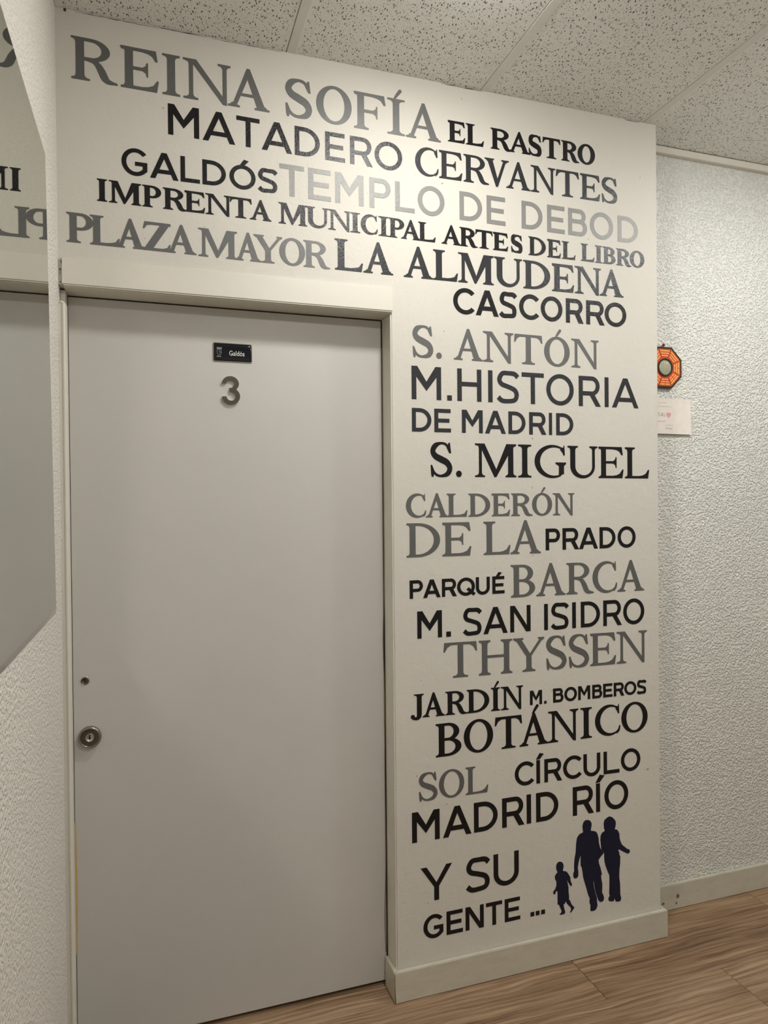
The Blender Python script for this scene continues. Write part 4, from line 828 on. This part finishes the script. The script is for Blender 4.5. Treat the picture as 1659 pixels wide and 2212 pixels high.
M_NUM = mat('brushed_dark_steel', (88, 84, 76), 0.34, 1.0)
NX0, NX1, NZ0, NZ1 = (0.1942, 0.2443, 1.7612, 1.8411)
def num3():
    w = (NX1-NX0)/(NZ1-NZ0); t = .150; b = .130
    return ring(w*.47, .735, w*.47, .265, w*.47-t, .265-b, -62, 176, 26) + ring(w*.5, .29, w*.5, .29, w*.5-t, .29-b, 62, -176, 28) + \
        [rect(w*.42, .455, w*.60, .585), rect(w*.58, .44, w*.80, .60)]
hN = NZ1-NZ0
no = empty('door_number', ((NX0+NX1)/2, YD, NZ0))
tag(no, 'brushed metal numeral 3 fixed on the grey door below the name plate', 'number')
bm = solid(num3(), YD-0.0075, 0.0025, lambda u, v: (NX0+u*hN, NZ0+v*hN)); link('numeral_face', bm, M_NUM, no)
M_NSIDE = mat('numeral_pale_side', (190, 184, 172), 0.35, 0.5)
bm = solid(num3(), YD-0.0050, 0.0050, lambda u, v: (NX0+u*hN, NZ0+v*hN)); link('numeral_body', bm, M_NSIDE, no)

# ------------------------------------------------------------------ octagonal plaque and note on the stucco wall
M_OCT = mat('dark_green_lacquer', (38, 42, 30), 0.3)
M_RED = mat('orange_red_lacquer', (205, 74, 30), 0.4)
M_BRED = mat('brown_red_line', (120, 46, 20), 0.5)
M_GOLD = mat('pale_orange_enamel', (240, 168, 96), 0.4)
OX, OZ, AP = 1.7515, 1.955, 0.0735
YP = YB-0.0005
oc = empty('octagonal_plaque', (OX, YB, OZ-AP))
tag(oc, 'red and green octagonal feng shui plaque with round centre mirror, hung above the paper note', 'wall plaque')
def octo(r): return [(OX+r/math.cos(math.pi/8)*math.cos(math.radians(22.5+45*i)), OZ+r/math.cos(math.pi/8)*math.sin(math.radians(22.5+45*i))) for i in range(8)]
idt = lambda u, v: (u, v)
bkb = link('back_board', solid([octo(AP)], YP-0.011, 0.009, idt), M_OCT, oc)
rf = link('red_field', solid([octo(AP-.007)], YP-0.0120, 0.0010, idt), M_RED, oc)
crg = link('centre_ring', lathe([(0.0325, 0), (0.0325, -.0030), (0.0265, -.0030), (0.0262, -.0008)], OX, OZ, YP-0.012), M_OCT, oc)
M_CMIR = mat('etched_centre_mirror', (188, 186, 165), 0.25, 0.25)
cm = M_CMIR
_v = nd(cm, 'ShaderNodeTexWave'); _v.wave_type = 'BANDS'; _v.inputs['Scale'].default_value = 60; _v.inputs['Distortion'].default_value = 14; _v.inputs['Detail'].default_value = 3; _v.inputs['Detail Scale'].default_value = 0.5
lk(cm, pos(cm), _v.inputs['Vector']); bump(cm, _v.outputs['Fac'], 0.5, 0.0015)
lk(cm, mixc(cm, _v.outputs['Fac'], lin((205, 203, 182)), lin((150, 148, 124))), base(cm))
link('centre_mirror', lathe([(0.0262, -0.0012), (0.020, -0.0026), (0.010, -0.0033), (0.0, -0.0035)], OX, OZ, YP-0.012), cm, crg, smooth=True)
TRI = {0: '010', 1: '110', 2: '111', 3: '011', 4: '101', 5: '001', 6: '000', 7: '100'}   # outer..inner, 1 = unbroken; 0 is the right side
for kx in range(8):
    a = math.radians(45*kx); ca, sa = math.cos(a), math.sin(a); polys = []
    for j, bit in enumerate(TRI[kx]):
        r1 = AP-.0115-j*.0086; r0 = r1-.0048
        hw = lambda r: r*math.tan(math.pi/8)-.0035
        segs = [(-1, 1)] if bit == '1' else [(-1, -.07), (.07, 1)]
        for u0, u1 in segs:
            q = [(r0, hw(r0)*u0), (r1, hw(r1)*u0), (r1, hw(r1)*u1), (r0, hw(r0)*u1)]
            polys.append([((OX+ca*x-sa*y)*100, (OZ+sa*x+ca*y)*100) for x, y in q])
    link('trigram', solid(polys, YP-0.0126, 0.0006, lambda u, v: (u/100, v/100), eps=1e-4), M_GOLD, rf)
    P0 = (OX+ca*.034-sa*.034*math.tan(math.pi/8), OZ+sa*.034+ca*.034*math.tan(math.pi/8)); P1 = (OX+ca*(AP-.009)-sa*(AP-.009)*math.tan(math.pi/8), OZ+sa*(AP-.009)+ca*(AP-.009)*math.tan(math.pi/8))
    link('divider_line', solid([[(x*100, z*100) for x, z in q] for q in vstroke([(*P0, .0014), (*P1, .0014)], sm=False)], YP-0.0123, 0.0003, lambda u, v: (u/100, v/100), eps=1e-4), M_BRED, rf)
# knotted red cord
M_CORD = mat('red_cord', (140, 34, 24), 0.7)
def tube(pts, r, seg=8):
    bm = bmesh.new(); prev = None
    for i, p in enumerate(pts):
        p = Vector(p); t = (Vector(pts[min(i+1, len(pts)-1)])-Vector(pts[max(i-1, 0)])).normalized()
        a = t.cross(Vector((0, 1, .01))).normalized(); b = t.cross(a)
        rg = [bm.verts.new(p+a*r*math.cos(2*math.pi*k/seg)+b*r*math.sin(2*math.pi*k/seg)) for k in range(seg)]
        if prev:
            for k in range(seg): bm.faces.new((prev[k], prev[(k+1) % seg], rg[(k+1) % seg], rg[k]))
        else: bm.faces.new(rg)
        prev = rg
    bm.faces.new(prev[::-1]); return bm
kz = OZ+AP
link('hanging_cord', tube([(OX, YP-.006, kz-.002), (OX-.001, YP-.007, kz+.003), (OX+.001, YP-.006, kz+.008), (OX, YP-.003, kz+.012)], .0012), M_CORD, oc)
link('cord_knot', tube([(OX+.004*math.cos(u)*(1+.2*math.sin(3*u)), YP-.006+.001*math.sin(2*u), kz+.008+.0035*math.sin(u)) for u in [i*.45 for i in range(15)]], .0016), M_CORD, oc)

# paper note
M_PAPER = mat('white_note_paper', (226, 216, 210), 0.7)
lk(M_PAPER, mixc(M_PAPER, ramp(M_PAPER, noise(M_PAPER, pos(M_PAPER), 18, 3), [(.4, (0, 0, 0, 1)), (.7, (1, 1, 1, 1))]), lin((228, 218, 212)), lin((214, 210, 198))), base(M_PAPER))
NA, NB, NC, ND = 1.662, 1.873, 1.718, 1.846
nt = empty('paper_note', ((NA+NB)/2, YB, NC))
tag(nt, 'small white handwritten paper note with a pink heart, stuck below the octagonal plaque', 'note')
def py(u, v): return YB-.0022-.0065*(1-v)**1.5-.0012*math.sin(u*5)*(1-v)
bm = bmesh.new(); NU, NV = 10, 8
G = [[bm.verts.new((NA+(NB-NA)*i/NU, py(i/NU, j/NV), NC+(ND-NC)*j/NV)) for j in range(NV+1)] for i in range(NU+1)]
G2 = [[bm.verts.new((v.co.x, v.co.y+.0004, v.co.z)) for v in c] for c in G]
for i in range(NU):
    for j in range(NV):
        bm.faces.new((G[i][j], G[i+1][j], G[i+1][j+1], G[i][j+1])); bm.faces.new((G2[i][j], G2[i][j+1], G2[i+1][j+1], G2[i+1][j]))
for i in range(NU):
    for j in (0, NV): bm.faces.new((G[i][j], G[i+1][j], G2[i+1][j], G2[i][j]))
for j in range(NV):
    for i in (0, NU): bm.faces.new((G[i][j], G[i][j+1], G2[i][j+1], G2[i][j]))
link('sheet', bm, M_PAPER, nt)
M_HEART = mat('pink_heart_crayon', (222, 160, 158), 0.8)
M_PENCIL = mat('faint_green_pencil', (186, 188, 172), 0.8)
M_PENC2 = mat('faint_grey_pencil', (150, 146, 136), 0.8)
def onpaper(name, polys, m):
    bm = solid([[(x*100, z*100) for x, z in q] for q in polys], 0, 0.0003, lambda u, v: (u/100, v/100), eps=1e-4)
    for v in bm.verts:
        u_, v_ = (v.co.x-NA)/(NB-NA), (v.co.z-NC)/(ND-NC); v.co.y += py(u_, min(max(v_, 0), 1))-.0004
    link(name, bm, m, nt)
hx, hz = (1.7731, 1.7871)
heart = [(hx+.0105*math.sin(t)**3*1.0, hz+.00072*(13*math.cos(t)-5*math.cos(2*t)-2*math.cos(3*t)-math.cos(4*t))) for t in [2*math.pi*i/28 for i in range(28)]]
onpaper('heart', [heart], M_HEART)
tx = hx-.020
for ch, dx in (('S', -.032), ('A', -.019), ('L', -.0065)):
    f = sans(ch, .62, .11); onpaper('pencil_letter', [[(tx+dx+.006+u*.013, hz-.0055+v*.013) for u, v in q] for q in f], M_PENC2)
rn = random.Random(4)
def scrawl(x0, x1, z, amp, m):
    P = []; x = x0
    while x < x1:
        P.append((x, z+amp*rn.uniform(-1, 1), .0009)); x += rn.uniform(.0015, .003)
    onpaper('handwriting', vstroke(P, 3), m)
scrawl(NA+.06, NA+.105, hz+.043, .002, M_PENCIL); scrawl(NA+.062, NA+.125, hz+.030, .0015, M_PENCIL)
scrawl(NA+.055, NA+.098, hz-.024, .0022, M_PENC2); scrawl(NA+.095, NA+.130, hz-.038, .002, M_PENCIL); scrawl(NA+.095, NA+.125, hz-.050, .0025, M_PENC2)

# ------------------------------------------------------------------ ceiling lamps
M_LRIM = mat('white_lamp_ring', (225, 225, 222), 0.4)
for i, (x, y, r, w, c) in enumerate(LAMPS):
    t = empty('ceiling_lamp', (x, y, HC))
    tag(t, ['round recessed ceiling lamp nearest the lettered wall', 'round recessed ceiling lamp by the stucco wall', 'round recessed ceiling lamp behind the viewer', 'round fill lamp added in the ceiling at the far right'][i], 'ceiling lamp', 'recessed ceiling lamps')
    bm = bmesh.new(); seg = 40; pr = [(r+.018, -.0014), (r+.018, -.006), (r+.004, -.012), (r, -.012), (r, -.0014)]; rings = []
    for rr, dz in pr: rings.append([bm.verts.new((x+rr*math.cos(2*math.pi*k/seg), y+rr*math.sin(2*math.pi*k/seg), HC+dz)) for k in range(seg)])
    for a, b in zip(rings, rings[1:]+rings[:1]):
        for k in range(seg): bm.faces.new((a[k], a[(k+1) % seg], b[(k+1) % seg], b[k]))
    link('lamp_ring', bm, M_LRIM, t, smooth=True)
    m = bpy.data.materials.new('lamp_diffuser'); m.use_nodes = True; nt_ = m.node_tree; nt_.nodes.clear()
    em = nt_.nodes.new('ShaderNodeEmission'); ou = nt_.nodes.new('ShaderNodeOutputMaterial'); nt_.links.new(em.outputs[0], ou.inputs[0])
    em.inputs[0].default_value = (*c, 1); em.inputs[1].default_value = w/(math.pi*math.pi*r*r)
    bm = bmesh.new(); rg = None
    for fr_, dz in ((.985, -.0100), (.97, -.019), (.90, -.025), (.6, -.029), (.0, -.031)):
        top = [bm.verts.new((x+r*fr_*math.cos(2*math.pi*k/seg), y+r*fr_*math.sin(2*math.pi*k/seg), HC+dz)) for k in range(seg)] if fr_ else [bm.verts.new((x, y, HC+dz))]
        if rg:
            for k in range(seg):
                if len(top) > 1: bm.faces.new((rg[k], rg[(k+1) % seg], top[(k+1) % seg], top[k]))
                else: bm.faces.new((rg[k], rg[(k+1) % seg], top[0]))
        rg = top
    link('lamp_diffuser', bm, m, t)
